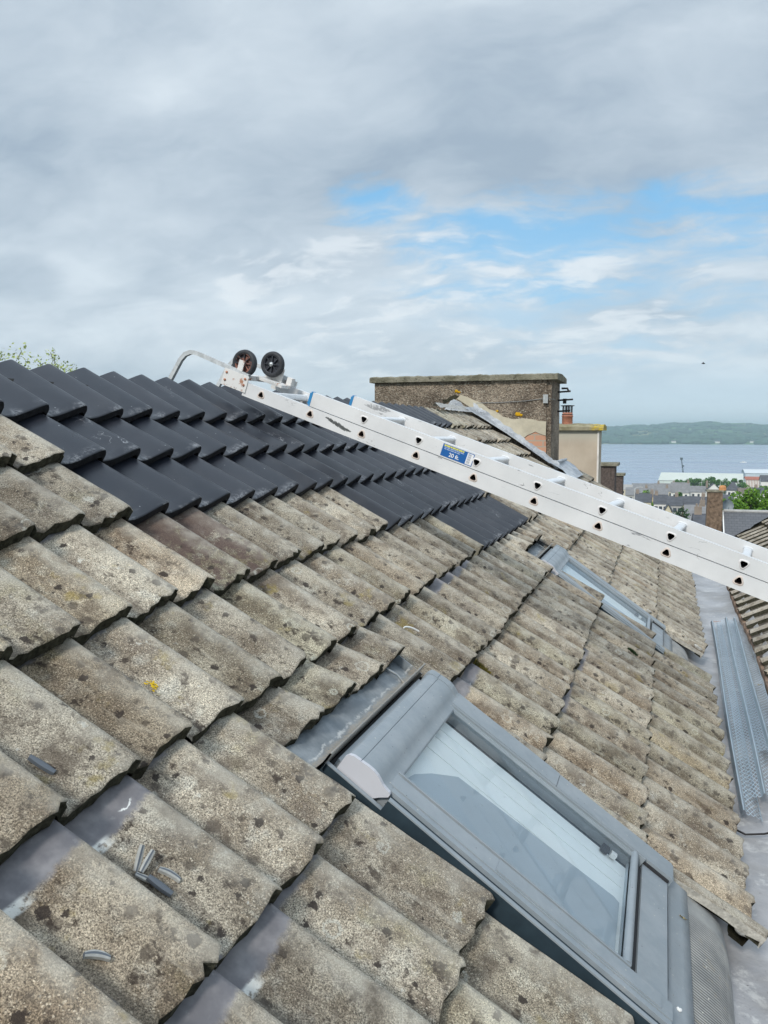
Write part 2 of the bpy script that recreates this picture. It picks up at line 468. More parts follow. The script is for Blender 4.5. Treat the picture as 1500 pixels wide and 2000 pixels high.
g.link(g.lin(g.noise(g.obj, 11, 4, 0.6), 0.3, 0.7, 0.27, 0.42), g.b.inputs['Roughness'])
g.link(g.bump(g.noise(g.obj, 260, 2, 0.6), 0.0006, 0.5), g.b.inputs['Normal'])
M['black'] = g
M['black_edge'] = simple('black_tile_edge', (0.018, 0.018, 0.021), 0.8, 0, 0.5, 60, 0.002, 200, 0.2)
M['deck'] = simple('roofing_felt', (0.03, 0.028, 0.026), 0.95)
M['render'] = simple('grey_render', (0.34, 0.32, 0.29), 0.9, 0, 0.2, 3, 0.004, 150)
g = material('grey_coated_aluminium', 0.40, 0, 0.5)
c = g.mix(g.ss(g.noise(g.obj, 7, 5, 0.65), 0.35, 0.7), (0.245, 0.28, 0.305), (0.30, 0.33, 0.352))
wm_ = g.ss(g.noise(g.map(g.obj, (1, 2.5, 1)), 15, 5, 0.7), 0.58, 0.72, 0, 0.35)
c = g.mix(wm_, c, (0.40, 0.41, 0.41))
vs_ = g.voro(g.obj, 85, 'F1'); vc_ = g.voro(g.obj, 85, 'F1', 'Color')
sp_ = g.new('ShaderNodeSeparateColor'); g.link(vc_, sp_.inputs[0])
c = g.mix(g.m('MULTIPLY', g.ss(vs_, 0.22, 0.12), g.ss(sp_.outputs[0], 0.93, 0.95)), c, (0.5, 0.49, 0.44))
c = g.mix(g.m('MULTIPLY', g.ss(vs_, 0.18, 0.08), g.ss(sp_.outputs[1], 0.93, 0.95)), c, (0.09, 0.09, 0.095))
g.col(c)
g.link(g.ss(g.noise(g.obj, 18, 4, 0.6), 0.35, 0.65, 0.33, 0.55), g.b.inputs['Roughness'])
M['grey_metal'] = g
M['grey_metal_dark'] = simple('dark_coated_aluminium', (0.028, 0.045, 0.058), 0.55, 0.0, 0.2, 14, 0, 100, 0.2)
M['endcap'] = simple('pale_plastic', (0.54, 0.54, 0.575), 0.5, 0, 0.03, 5)
M['black_gap'] = simple('rubber_seal', (0.02, 0.02, 0.022), 0.7)
M['reflection_white'] = simple('reflection_white', (0.84, 0.87, 0.86), 0.6, 0, 0.02)  # pale tone painted under the glass for its reflection
M['reflection_grey'] = simple('grey_panel', (0.42, 0.475, 0.515), 0.7, 0, 0.05)  # grey tone painted under the glass for the darker reflection

g = material('glass', 0.02)
nt_ = g.nt
tr = g.new('ShaderNodeBsdfTransparent'); tr.inputs[0].default_value = (0.98, 1.0, 1.0, 1)
gl = g.new('ShaderNodeBsdfGlossy'); gl.inputs['Roughness'].default_value = 0.03; gl.inputs[0].default_value = (0.92, 0.96, 1, 1)
fr = g.new('ShaderNodeFresnel'); fr.inputs[0].default_value = 1.45
k = g.m('MULTIPLY', fr.outputs[0], 0.8, clamp=True)
dirt = g.ss(g.noise(g.obj, 34, 5, 0.7), 0.62, 0.72, 0, 0.16)
ms = g.new('ShaderNodeMixShader'); g.link(k, ms.inputs[0]); g.link(tr.outputs[0], ms.inputs[1]); g.link(gl.outputs[0], ms.inputs[2])
df = g.new('ShaderNodeBsdfDiffuse'); df.inputs[0].default_value = (0.5, 0.52, 0.52, 1)
ms2 = g.new('ShaderNodeMixShader'); g.link(dirt, ms2.inputs[0]); g.link(ms.outputs[0], ms2.inputs[1]); g.link(df.outputs[0], ms2.inputs[2])
g.link(ms2.outputs[0], nt_.nodes['Material Output'].inputs[0])
M['glass'] = g

# tray flashing with a tide mark of sand
g = material('tray_flashing', 0.38, 0, 0.5)
c = g.mix(g.ss(g.noise(g.obj, 12, 5, 0.65), 0.35, 0.7), (0.135, 0.16, 0.18), (0.26, 0.285, 0.30))
sx = g.new('ShaderNodeSeparateXYZ'); g.link(g.obj, sx.inputs[0])
sl = g.m('SUBTRACT', g.m('MULTIPLY', sx.outputs[0], math.cos(R(34.9587))), g.m('MULTIPLY', sx.outputs[2], math.sin(R(34.9587))))
wob = g.m('ADD', sl, g.m('MULTIPLY', g.m('SUBTRACT', g.noise(g.obj, 16, 5, 0.7), 0.5), 0.05))
dirt = g.m('MULTIPLY', g.ss(wob, 0.752, 0.768), g.ss(g.noise(g.obj, 260, 2, 0.6), 0.3, 0.55))
c = g.mix(g.m('MULTIPLY', dirt, 0.85), c, (0.31, 0.27, 0.215))
tide = g.ss(g.m('ABSOLUTE', g.m('SUBTRACT', wob, 0.752)), 0.006, 0.001)
c = g.mix(g.m('MULTIPLY', tide, g.ss(g.noise(g.obj, 40, 3, 0.6), 0.4, 0.6, 0, 0.7)), c, (0.55, 0.55, 0.53))
g.col(c)
M['tray'] = g

# ladder paint: white, scuffed, with grey rubs
g = material('white_ladder_paint', 0.45, 0.0, 0.4)
c = g.mix(g.ss(g.noise(g.obj, 3.5, 4, 0.6), 0.35, 0.7), (0.66, 0.665, 0.67), (0.76, 0.76, 0.76))
v = g.map(g.obj, (0.35, 1, 1.2))
sm_ = g.ss(g.noise(v, 26, 5, 0.72), 0.66, 0.72)
c = g.mix(g.m('MULTIPLY', sm_, 0.45), c, (0.42, 0.42, 0.43))
bl = g.m('MULTIPLY', g.ss(g.noise(g.vm('ADD', v, (3.3, 8, 1)), 6.5, 5, 0.72), 0.62, 0.66), g.ss(g.noise(g.obj, 90, 3, 0.7), 0.35, 0.5))
c = g.mix(g.m('MULTIPLY', bl, 0.8), c, (0.20, 0.205, 0.215))
sc1 = g.m('ABSOLUTE', g.m('SUBTRACT', g.noise(g.map(g.obj, (6, 1, 22), (5, 2, 9), (0, R(35), 0)), 1.6, 2, 0.5), 0.5))
c = g.mix(g.m('MULTIPLY', g.ss(sc1, 0.006, 0.002), g.ss(g.noise(g.obj, 9, 2, 0.5), 0.62, 0.68)), c, (0.16, 0.16, 0.17))
c = g.mix(g.ss(g.noise(g.map(g.obj, (0.5, 1, 0.5)), 12, 4, 0.65), 0.55, 0.75, 0, 0.35), c, (0.60, 0.59, 0.57))
g.col(c)
M['ladder'] = g
M['ladder_rung'] = simple('rung_aluminium', (0.72, 0.735, 0.75), 0.35, 0.1, 0.1, 30)
g = material('rusty_plate', 0.6)
c = g.mix(g.ss(g.noise(g.obj, 22, 5, 0.7), 0.56, 0.66), (0.72, 0.71, 0.69), (0.40, 0.20, 0.12))
c = g.mix(g.ss(g.noise(g.vm('ADD', g.obj, (4, 4, 4)), 30, 4, 0.7), 0.62, 0.7), c, (0.17, 0.10, 0.075))
g.col(c); M['rusty'] = g
M['hook'] = simple('hook_paint', (0.50, 0.52, 0.53), 0.5, 0, 0.25, 30)
M['rust'] = simple('rust', (0.42, 0.19, 0.12), 0.85, 0, 0.35, 40)
M['rung_rim'] = simple('rung_rim', (0.66, 0.57, 0.51), 0.6, 0, 0.3, 30)
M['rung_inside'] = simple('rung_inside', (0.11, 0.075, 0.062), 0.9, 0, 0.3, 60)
M['rung_rim_white'] = simple('rung_rim_pale', (0.72, 0.70, 0.69), 0.55, 0, 0.1, 30)
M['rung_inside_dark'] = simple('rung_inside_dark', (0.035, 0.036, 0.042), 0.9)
M['rubber'] = simple('tyre_rubber', (0.028, 0.03, 0.035), 0.62, 0, 0.3, 40)
M['hub_black'] = simple('wheel_plastic', (0.035, 0.038, 0.048), 0.5, 0, 0.2, 30)
g = material('wheel_rusty', 0.7)
g.col(g.mix(g.ss(g.noise(g.obj, 30, 4, 0.7), 0.46, 0.56), (0.04, 0.042, 0.05), (0.30, 0.135, 0.10))); M['hub_rusty'] = g
M['steel'] = simple('zinc_steel', (0.55, 0.56, 0.55), 0.35, 0.8, 0.15, 40)
M['blue_cap'] = simple('blue_plastic', (0.03, 0.22, 0.47), 0.45)
M['sticker_blue'] = simple('sticker_blue', (0.012, 0.115, 0.37), 0.4, 0, 0.04)
M['sticker_white'] = simple('sticker_white', (0.82, 0.83, 0.85), 0.4, 0, 0.02)
M['sticker_yellow'] = simple('sticker_yellow', (0.70, 0.66, 0.13), 0.4, 0, 0.1, 80)
M['sticker_pale'] = simple('sticker_pale', (0.42, 0.50, 0.68), 0.4, 0, 0.02)
M['sticker_dark'] = simple('sticker_dark', (0.10, 0.11, 0.13), 0.4)
M['sticker_grey'] = simple('sticker_grey', (0.45, 0.47, 0.52), 0.4)

# roughcast chimney
g = material('pebbledash', 0.95, 0, 0.2)
v = g.voro(g.obj, 75, 'F1', 'Color')
s_ = g.new('ShaderNodeSeparateColor'); g.link(v, s_.inputs[0])
c = g.mix(g.ss(g.noise(g.obj, 2.2, 5, 0.65), 0.35, 0.66), (0.15, 0.12, 0.092), (0.32, 0.265, 0.205))
c = g.mix(1.0, c, g.lin(s_.outputs[0], 0, 1, 0.55, 1.5), 'MULTIPLY')
c = g.mix(g.ss(g.noise(g.map(g.obj, (1, 1, 0.35)), 5, 4, 0.65), 0.55, 0.7, 0, 0.6), c, (0.075, 0.063, 0.055))
c = g.mix(g.ss(s_.outputs[1], 0.88, 0.95, 0, 0.6), c, (0.5, 0.46, 0.38))
g.col(c)
g.link(g.bump(g.voro(g.obj, 75), 0.012, 1.0), g.b.inputs['Normal'])
M['pebble'] = g
g = material('mossy_coping', 0.95, 0, 0.2)
c = g.mix(g.ss(g.noise(g.obj, 7, 5, 0.65), 0.35, 0.65), (0.16, 0.15, 0.105), (0.31, 0.29, 0.225))
c = g.mix(g.ss(g.noise(g.obj, 23, 4, 0.7), 0.56, 0.7), c, (0.07, 0.065, 0.05))
g.col(c)
g.link(g.bump(g.noise(g.obj, 50, 4, 0.7), 0.02, 1.0), g.b.inputs['Normal'])
M['coping'] = g
g = material('lichen_coping', 0.95, 0, 0.2)
sx = g.new('ShaderNodeSeparateXYZ'); g.link(g.obj, sx.inputs[0])
c = g.mix(g.ss(g.noise(g.obj, 7, 5, 0.65), 0.35, 0.65), (0.20, 0.175, 0.10), (0.33, 0.30, 0.21))
ym = g.m('MULTIPLY', g.ss(sx.outputs[0], 0.20, 0.30), g.ss(g.noise(g.obj, 14, 4, 0.7), 0.40, 0.55))
c = g.mix(ym, c, (0.52, 0.38, 0.05))
g.col(c); M['coping_lichen'] = g
M['orange_lichen'] = simple('orange_lichen', (0.60, 0.34, 0.02), 0.95, 0, 0.4, 60, 0.006, 120, 0.1)
M['yellow_lichen'] = simple('yellow_lichen', (0.66, 0.44, 0.03), 0.95, 0, 0.45, 90, 0.004, 180, 0.1)
M['cream_patch'] = simple('cream_render_patch', (0.52, 0.47, 0.36), 0.9, 0, 0.14, 9, 0.004, 90)
g = material('brick', 0.9, 0, 0.2)
bt = g.new('ShaderNodeTexBrick'); g.link(g.map(g.obj, (1, 1, 1), (0, 0, 0), (R(90), 0, 0)), bt.inputs['Vector'])
bt.inputs['Color1'].default_value = (0.46, 0.22, 0.14, 1); bt.inputs['Color2'].default_value = (0.54, 0.30, 0.20, 1); bt.inputs['Mortar'].default_value = (0.4, 0.34, 0.27, 1)
bt.inputs['Scale'].default_value = 1.0; bt.inputs['Brick Width'].default_value = 0.2; bt.inputs['Row Height'].default_value = 0.07; bt.inputs['Mortar Size'].default_value = 0.008
g.col(bt.outputs[0]); M['brick'] = g
g = material('painted_lead', 0.5, 0.0, 0.5)
c = g.mix(g.ss(g.noise(g.obj, 5, 5, 0.65), 0.35, 0.65), (0.33, 0.36, 0.40), (0.56, 0.59, 0.62))
c = g.mix(g.ss(g.noise(g.obj, 21, 4, 0.7), 0.60, 0.7), c, (0.68, 0.68, 0.66))
c = g.mix(g.ss(g.noise(g.vm('ADD', g.obj, (5, 5, 5)), 17, 4, 0.7), 0.64, 0.72), c, (0.14, 0.145, 0.15))
g.col(c)
g.link(g.bump(g.noise(g.obj, 14, 4, 0.6), 0.03, 0.8), g.b.inputs['Normal'])
M['lead'] = g
g = material('cream_render', 0.85, 0, 0.2)
sx = g.new('ShaderNodeSeparateXYZ'); g.link(g.obj, sx.inputs[0])
streak = g.noise(g.map(g.obj, (1, 1, 0.12)), 9, 4, 0.6)
c = g.mix(g.ss(g.noise(g.obj, 2.5, 3, 0.5), 0.3, 0.7), (0.46, 0.385, 0.30), (0.55, 0.47, 0.37))
c = g.mix(g.ss(sx.outputs[2], 0.10, 0.32, 0, 0.75), c, (0.50, 0.50, 0.43))
c = g.mix(g.ss(streak, 0.5, 0.72, 0, 0.4), c, (0.60, 0.53, 0.44))
g.col(c); M['cream'] = g
M['cream_edge'] = simple('cream_corner_bead', (0.72, 0.69, 0.64), 0.7)
M['terracotta'] = simple('terracotta', (0.40, 0.17, 0.11), 0.85, 0, 0.3, 18)
M['soot'] = simple('sooty_iron', (0.02, 0.019, 0.019), 0.8)
M['tin'] = simple('grey_tin', (0.22, 0.23, 0.23), 0.5, 0.2)
M['dark_pebble'] = simple('dark_roughcast', (0.115, 0.092, 0.082), 0.95, 0, 0.45, 26, 0.01, 70, 0.2)
M['brown_pebble'] = simple('brown_roughcast', (0.19, 0.135, 0.095), 0.95, 0, 0.5, 9, 0.02, 40, 0.2)
M['wood'] = simple('weathered_fascia', (0.19, 0.125, 0.085), 0.9, 0, 0.6, 14)
M['white_paint'] = simple('white_paint', (0.78, 0.78, 0.76), 0.7, 0, 0.05)

# valley lining: grey-lavender liquid coating with drips
g = material('valley_coating', 0.42, 0, 0.5)
c = g.mix(g.ss(g.noise(g.obj, 4, 5, 0.6), 0.3, 0.7), (0.30, 0.30, 0.312), (0.43, 0.425, 0.43))
c = g.mix(g.ss(g.noise(g.vm('ADD', g.obj, (2, 3, 4)), 9, 6, 0.72), 0.53, 0.66, 0, 0.75), c, (0.58, 0.575, 0.56))
c = g.mix(g.ss(g.noise(g.vm('ADD', g.obj, (7, 3, 4)), 55, 4, 0.7), 0.66, 0.70, 0, 0.75), c, (0.11, 0.105, 0.10))
c = g.mix(g.ss(g.noise(g.vm('ADD', g.obj, (1, 8, 2)), 2.4, 3, 0.6), 0.46, 0.66, 0, 0.55), c, (0.21, 0.19, 0.17))
g.col(c)
g.link(g.bump(g.noise(g.obj, 11, 4, 0.6), 0.012, 0.7), g.b.inputs['Normal'])
M['valley'] = g
g = material('lead_apron', 0.6, 0.0, 0.4)
c = g.mix(g.ss(g.noise(g.obj, 9, 5, 0.65), 0.35, 0.7), (0.21, 0.215, 0.215), (0.33, 0.33, 0.315))
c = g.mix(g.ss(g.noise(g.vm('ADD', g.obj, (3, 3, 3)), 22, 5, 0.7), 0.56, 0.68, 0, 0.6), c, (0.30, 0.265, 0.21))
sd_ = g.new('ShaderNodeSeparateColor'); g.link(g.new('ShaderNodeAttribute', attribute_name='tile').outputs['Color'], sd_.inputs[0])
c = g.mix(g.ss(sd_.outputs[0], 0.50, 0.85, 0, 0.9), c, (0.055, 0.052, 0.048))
vs_ = g.voro(g.obj, 60, 'F1'); vc_ = g.voro(g.obj, 60, 'F1', 'Color')
sp_ = g.new('ShaderNodeSeparateColor'); g.link(vc_, sp_.inputs[0])
c = g.mix(g.m('MULTIPLY', g.ss(vs_, 0.22, 0.12), g.ss(sp_.outputs[0], 0.88, 0.92)), c, (0.6, 0.58, 0.5))
g.col(c); M['apron'] = g

# expanded metal mesh, a real sheet with diamond openings
g = material('expanded_mesh', 0.35, 0.85)
g.col((0.62, 0.70, 0.75))
uv = g.new('ShaderNodeAttribute', attribute_name='tile').outputs['Vector']
su = g.new('ShaderNodeSeparateXYZ'); g.link(uv, su.inputs[0])
A = g.m('MULTIPLY', su.outputs[0], 1 / 0.048); B = g.m('MULTIPLY', su.outputs[1], 1 / 0.018)
p1 = g.m('ABSOLUTE', g.m('SUBTRACT', g.m('FRACT', g.m('ADD', A, B)), 0.5))
p2 = g.m('ABSOLUTE', g.m('SUBTRACT', g.m('FRACT', g.m('SUBTRACT', A, B)), 0.5))
strand = g.m('MAXIMUM', g.ss(p1, 0.39, 0.41), g.ss(p2, 0.39, 0.41))
g.link(strand, g.b.inputs['Alpha'])
M['mesh'] = g
M['galv'] = simple('galvanised_steel', (0.52, 0.60, 0.65), 0.33, 0.75, 0.1, 12)
M['plastic_grey'] = simple('grey_plastic', (0.10, 0.115, 0.135), 0.55, 0, 0.1)
M['plastic_striped'] = simple('pale_grey_foam', (0.37, 0.37, 0.35), 0.8, 0, 0.2, 80)
M['moss'] = simple('moss', (0.15, 0.115, 0.012), 0.95, 0, 0.6, 50)

# ================================================================ ROOF GEOMETRY
RP = R(34.9587)
CA, SA = math.cos(RP), math.sin(RP)
def RF(s_, y, h=0.0):                       # slope distance, along the ridge, height above the roof plane
    return Vector((s_ * CA + h * SA, y, -s_ * SA + h * CA))
def rf(p):
    return RF(p[0], p[1], p[2])
Y0, TW = 2.14549, 0.2
ROWS = [-1.022, -0.672, -0.416, -0.135, 0.202, 0.544, 0.889, 1.25, 1.635, 2.04]
HC = 0.050                                  # depth of the tile wave
STEP = 0.043
rng = random.Random(7)

US = [0.0, 0.07, 0.16, 0.27, 0.38, 0.48, 0.58, 0.67, 0.75, 0.82, 0.88, 0.93, 0.97, 1.0]
def prof(u):
    if u < 0.12:
        return 0.0 + 0.05 * (1 - u / 0.12)
    t = min(1.0, max(0.0, (u - 0.16) / 0.74))
    p = 0.62 * t * t * (3 - 2 * t) + 0.38 * t * t
    if u > 0.90:
        q = (u - 0.90) / 0.10
        p = 1.0 - 0.42 * q * q
    return p

def tile(mb, s0, s1, ya, yb, rnd, black=False, band=0.0, near=True, lift=0.0, cut=False, cutright=False, tf=rf, u0=0.0, u1=1.0, ext=True):
    r_ = random.Random(rnd * 9999.7 + ya * 17.3 + s0 * 3.1)
    us = US if near else US[::2] + [1.0]
    if not near:
        us = [0.0, 0.16, 0.38, 0.58, 0.75, 0.88, 0.95, 1.0]
    us = [u0] + [u for u in us if u0 + 0.01 < u < u1 - 0.01] + [u1]
    nv = 7 if near else 3
    th = 0.033 if not black else 0.028
    j_ = 0.5 if black else 1.0
    ds = r_.uniform(-0.008, 0.008) * j_; dh = r_.uniform(-0.003, 0.004) * j_ + lift
    sk = r_.uniform(-0.004, 0.004)
    jy = r_.uniform(-0.0025, 0.0025)
    rough = 0.0 if black else 0.0042
    L = s1 - s0
    vs = ([-0.09] if ext else []) + [i / nv for i in range(nv)] + [1 - 0.022, 1 - 0.006, 1.0]
    chip = [r_.gauss(0, rough) for _ in us]
    chh = [r_.gauss(0, rough * 0.35) for _ in us]
    if not black and r_.random() < 0.35:        # a knocked corner or nick
        q = r_.choice([len(us) - 1, len(us) - 2, r_.randrange(len(us))])
        for k in range(len(us)):
            chip[k] -= 0.012 * max(0.0, 1 - abs(k - q) / 1.6)
    rows, attr = [], []
    for v_ in vs:
        row = []
        for k, u in enumerate(us):
            y = ya + jy + u * (yb - ya)
            h = -HC + HC * prof(u) - (1 - v_) * STEP + dh
            s_ = s0 + v_ * L + ds * max(v_, 0) + sk * (u - 0.5) * max(v_, 0)
            if v_ > 0.9 and u0 > 0:
                pass
            if v_ > 0.9:
                s_ += chip[k] * (v_ - 0.9) * 10
                h += chh[k] * (v_ - 0.9) * 10
            if v_ == 1.0:
                h -= 0.0038
            elif v_ > 0.99:
                h -= 0.0012
            if not black:
                h += r_.gauss(0, 0.00045)
            row.append(tf((s_, y, h)))
            if black:
                attr.append((rnd, max(v_, 0) * L, max(0.0, (1 - v_)) * L, u))
            else:
                attr.append((rnd, v_ * L, band, u))
        rows.append(row)
    mb.grid(rows, 0, True, attr, flip=True)
    # front edge, underside lip
    fr0 = rows[-1]
    nrm = (tf((0, 0, 1)) - tf((0, 0, 0)))
    dn = (tf((1, 0, 0)) - tf((0, 0, 0)))
    def low(p, k, e):
        q = p - nrm * (th + r_.uniform(-0.0015, 0.0015) * (0 if black else 1)) - dn * e
        return q
    fr1 = [low(p, k, -0.001) for k, p in enumerate(fr0)]
    fr2 = [p - dn * 0.05 for p in fr1]
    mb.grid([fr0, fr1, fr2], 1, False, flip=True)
    # right side drop of the roll
    side = [r[-1] for r in rows]
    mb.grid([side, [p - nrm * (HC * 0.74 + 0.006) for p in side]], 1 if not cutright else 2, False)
    if cut:
        lside = [r[0] for r in rows]
        wob = [r_.uniform(0.020, 0.030) for _ in lside]; wob[-1] = 0.036; wob[-2] = 0.038
        lo_ = [p - nrm * w_ for p, w_ in zip(lside, wob)]
        mb.grid([lside, lo_], 2, False, flip=True)

SKY_A = 1.804; DY = 3.50                     # left edge of the near roof window; step to the next one
def opening(s_mid, y_mid):
    """True where a roof window and its flashing take the place of the tiles"""
    for k in (0, 1):
        if 1.765 + DY * k < y_mid < 2.59 + DY * k and s_mid > 0.70:
            return True
    return False
def is_black(row, i):
    if row == 1: return i <= 29 + 0
    if row == 2: return 1 <= i <= 24
    if row == 3: return 1 <= i <= 21
    if row == 4: return 9 <= i <= 19
    if row == 5: return 13 <= i <= 20
    return False
BANDS = {(6, -4): 0.0765, (6, -5): 0.0762, (7, -4): 0.0765, (7, -5): 0.078, (7, -3): 0.03, (6, -3): 0.0,
         (6, 7): 0.055, (6, 8): 0.05, (6, 9): 0.045, (6, 10): 0.03, (6, 2): 0.0, (4, 1): -1.0, (4, 2): -1.0,
         (7, 4): 0.06, (7, 3): 0.075, (8, 9): 0.05, (8, 10): 0.05, (8, 7): 0.04, (8, 6): 0.045}
CH_Y = 10.15                                # face of the tall chimney
old, new = MB(), MB()
for r in range(1, 10):
    s0, s1 = ROWS[r - 1], ROWS[r]
    for i in range(-17, 51):
        ya, yb = Y0 + TW * (i - 1), Y0 + TW * i
        if r == 6 and -1 <= i <= 2:         # four tiles above the window are laid a little wide
            ya = 1.745 + 0.225 * (i + 1); yb = ya + 0.225
        elif (r >= 7 and i >= 2) or (r == 6 and i >= 3):   # right of the window the field is half a tile out of step
            ya += 0.10; yb += 0.10
        mid = 0.5 * (ya + yb)
        if yb > CH_Y - 0.02 and s0 < 0.05:
            continue
        if yb > 12.25: continue
        rnd = rng.random()
        near = yb < 5.2 and s0 < 1.7
        cut = False; cutr = False
        e0, e1, u0, u1, lift = s0, s1, 0.0, 1.0, 0.0
        if r == 6 and (1.745 - 0.03 < mid < 2.64 or 1.745 + DY < mid < 2.59 + DY):
            e1 = 0.692                      # cut short above the tray
        elif r >= 7:
            skip = False
            for k in (0, 1):
                lo_, hi_ = 1.772 + DY * k + 0.165 * k, 2.592 + DY * k
                if lo_ < mid and ya < hi_ and yb > lo_:
                    if yb > hi_ + 0.02:
                        u0 = max(0.0, (hi_ - ya) / (yb - ya)); cut = True; lift = 0.012
                    else: skip = True
                elif ya < lo_ < yb:
                    u1 = (lo_ - ya) / (yb - ya); cutr = True; lift = 0.006 * k
                    if u1 < 0.4: skip = True
            if skip: continue
        if r >= 7 and i == -2:              # cut at the crest, tight to the window's side
            yb = ya + (1.780 - ya) / 0.915; u1 = 0.915; cutr = True
        blk = is_black(r, i)
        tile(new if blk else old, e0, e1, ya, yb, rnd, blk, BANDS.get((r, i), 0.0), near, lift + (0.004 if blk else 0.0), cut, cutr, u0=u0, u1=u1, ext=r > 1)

house = thing('terraced_house', (-0.8, 5.0, -8.0), 'foreground house roof of old grey concrete tiles partly replaced with new black ones', 'house')
o = old.build('concrete_tiles', [M['concrete'], M['edge'], M['cut']], house, True)
o['label'] = 'weathered grey concrete roof tiles with dark lichen spots'
o = new.build('black_tiles', [M['black'], M['black_edge'], M['black_edge']], house, True)
o['label'] = 'new black roof tiles along the ridge'

# roof deck under the tiles, both slopes (open below the two windows), and the rear slope's black tiles
dk = MB()
def slab(s0, s1, ya, yb, h0=-0.130, h1=-0.160):
    dk.box((s0, ya, h1), (s1, yb, h0), 0, rf)
slab(-1.02, 0.78, -1.4, 12.2)
for a_, b_ in ((-1.4, 1.84), (2.54, 1.84 + DY), (2.54 + DY, 12.2)):
    slab(0.781, 1.70, a_, b_)
slab(1.701, 1.93, -1.4, 12.2, -0.132, -0.160)
def RB(p):                                  # rear slope, mirrored about the ridge
    q = RF(-2.03 - p[0] + 0.0, p[1], p[2]); rx = ROWS[0] * CA
    q = RF(-1.0 * (p[0] + 2 * 1.022) + 0.0, p[1], p[2])
    b = RF(p[0], p[1], p[2])
    return Vector((2 * rx - 0.02 - b.x, b.y, b.z))
dk.box((-1.02, -1.4, -0.16), (2.0, 10.1, -0.13), 0, RB)
dk.build('roof_deck', M['deck'], house)
wl = MB()
wl.box((-3.1, -1.35, -8.0), (1.45, -1.05, -1.45)); wl.box((-3.1, 11.9, -8.0), (1.45, 12.15, -1.45))
wl.box((-3.1, -1.04, -8.0), (-2.8, 11.89, -1.55)); wl.box((1.50, -1.04, -8.0), (1.62, 11.89, -1.62))
# gable infill
for y in (-1.35, 11.9):
    v = [Vector((-2.9, y, -1.449)), Vector((1.3, y, -1.449)), Vector((-0.83, y, 0.40))]
    wl.add([*v, *[p + Vector((0, 0.25, 0)) for p in v]], [(0, 1, 2), (5, 4, 3), (0, 3, 4, 1), (1, 4, 5, 2), (2, 5, 3, 0)])
wl.build('wall', M['render'], house)

# ---------------------------------------------------------------- valley lining between the two roofs
vl = MB()
vp = [(1.44, -1.16), (1.52, -1.245), (1.58, -1.285), (1.66, -1.30), (1.78, -1.305), (1.90, -1.30), (1.985, -1.285), (2.03, -1.235), (2.08, -1.19)]
ys = [-1.3 + 0.15 * k for k in range(97)]
rows = []
for k, y in enumerate(ys):
    rows.append([Vector((x + 0.006 * math.sin(3 * y + 9 * x), y, z + 0.004 * math.sin(5 * y + 7 * x))) for x, z in vp])
vl.grid(rows, 0, True, flip=True)
rows = [[p - Vector((0, 0, 0.06)) for p in r] for r in rows]
vl.grid(rows, 0, True)
vl.build('valley_gutter', M['valley'], house)['label'] = 'pale lavender grey lined valley gutter'
cb = MB()
cb.tube([(1.64, 3.60, -1.285), (1.70, 3.53, -1.282), (1.77, 3.56, -1.283), (1.86, 3.62, -1.278), (1.95, 3.70, -1.27)], 0.004, 6)
cb.build('wire', M['soot'], house)

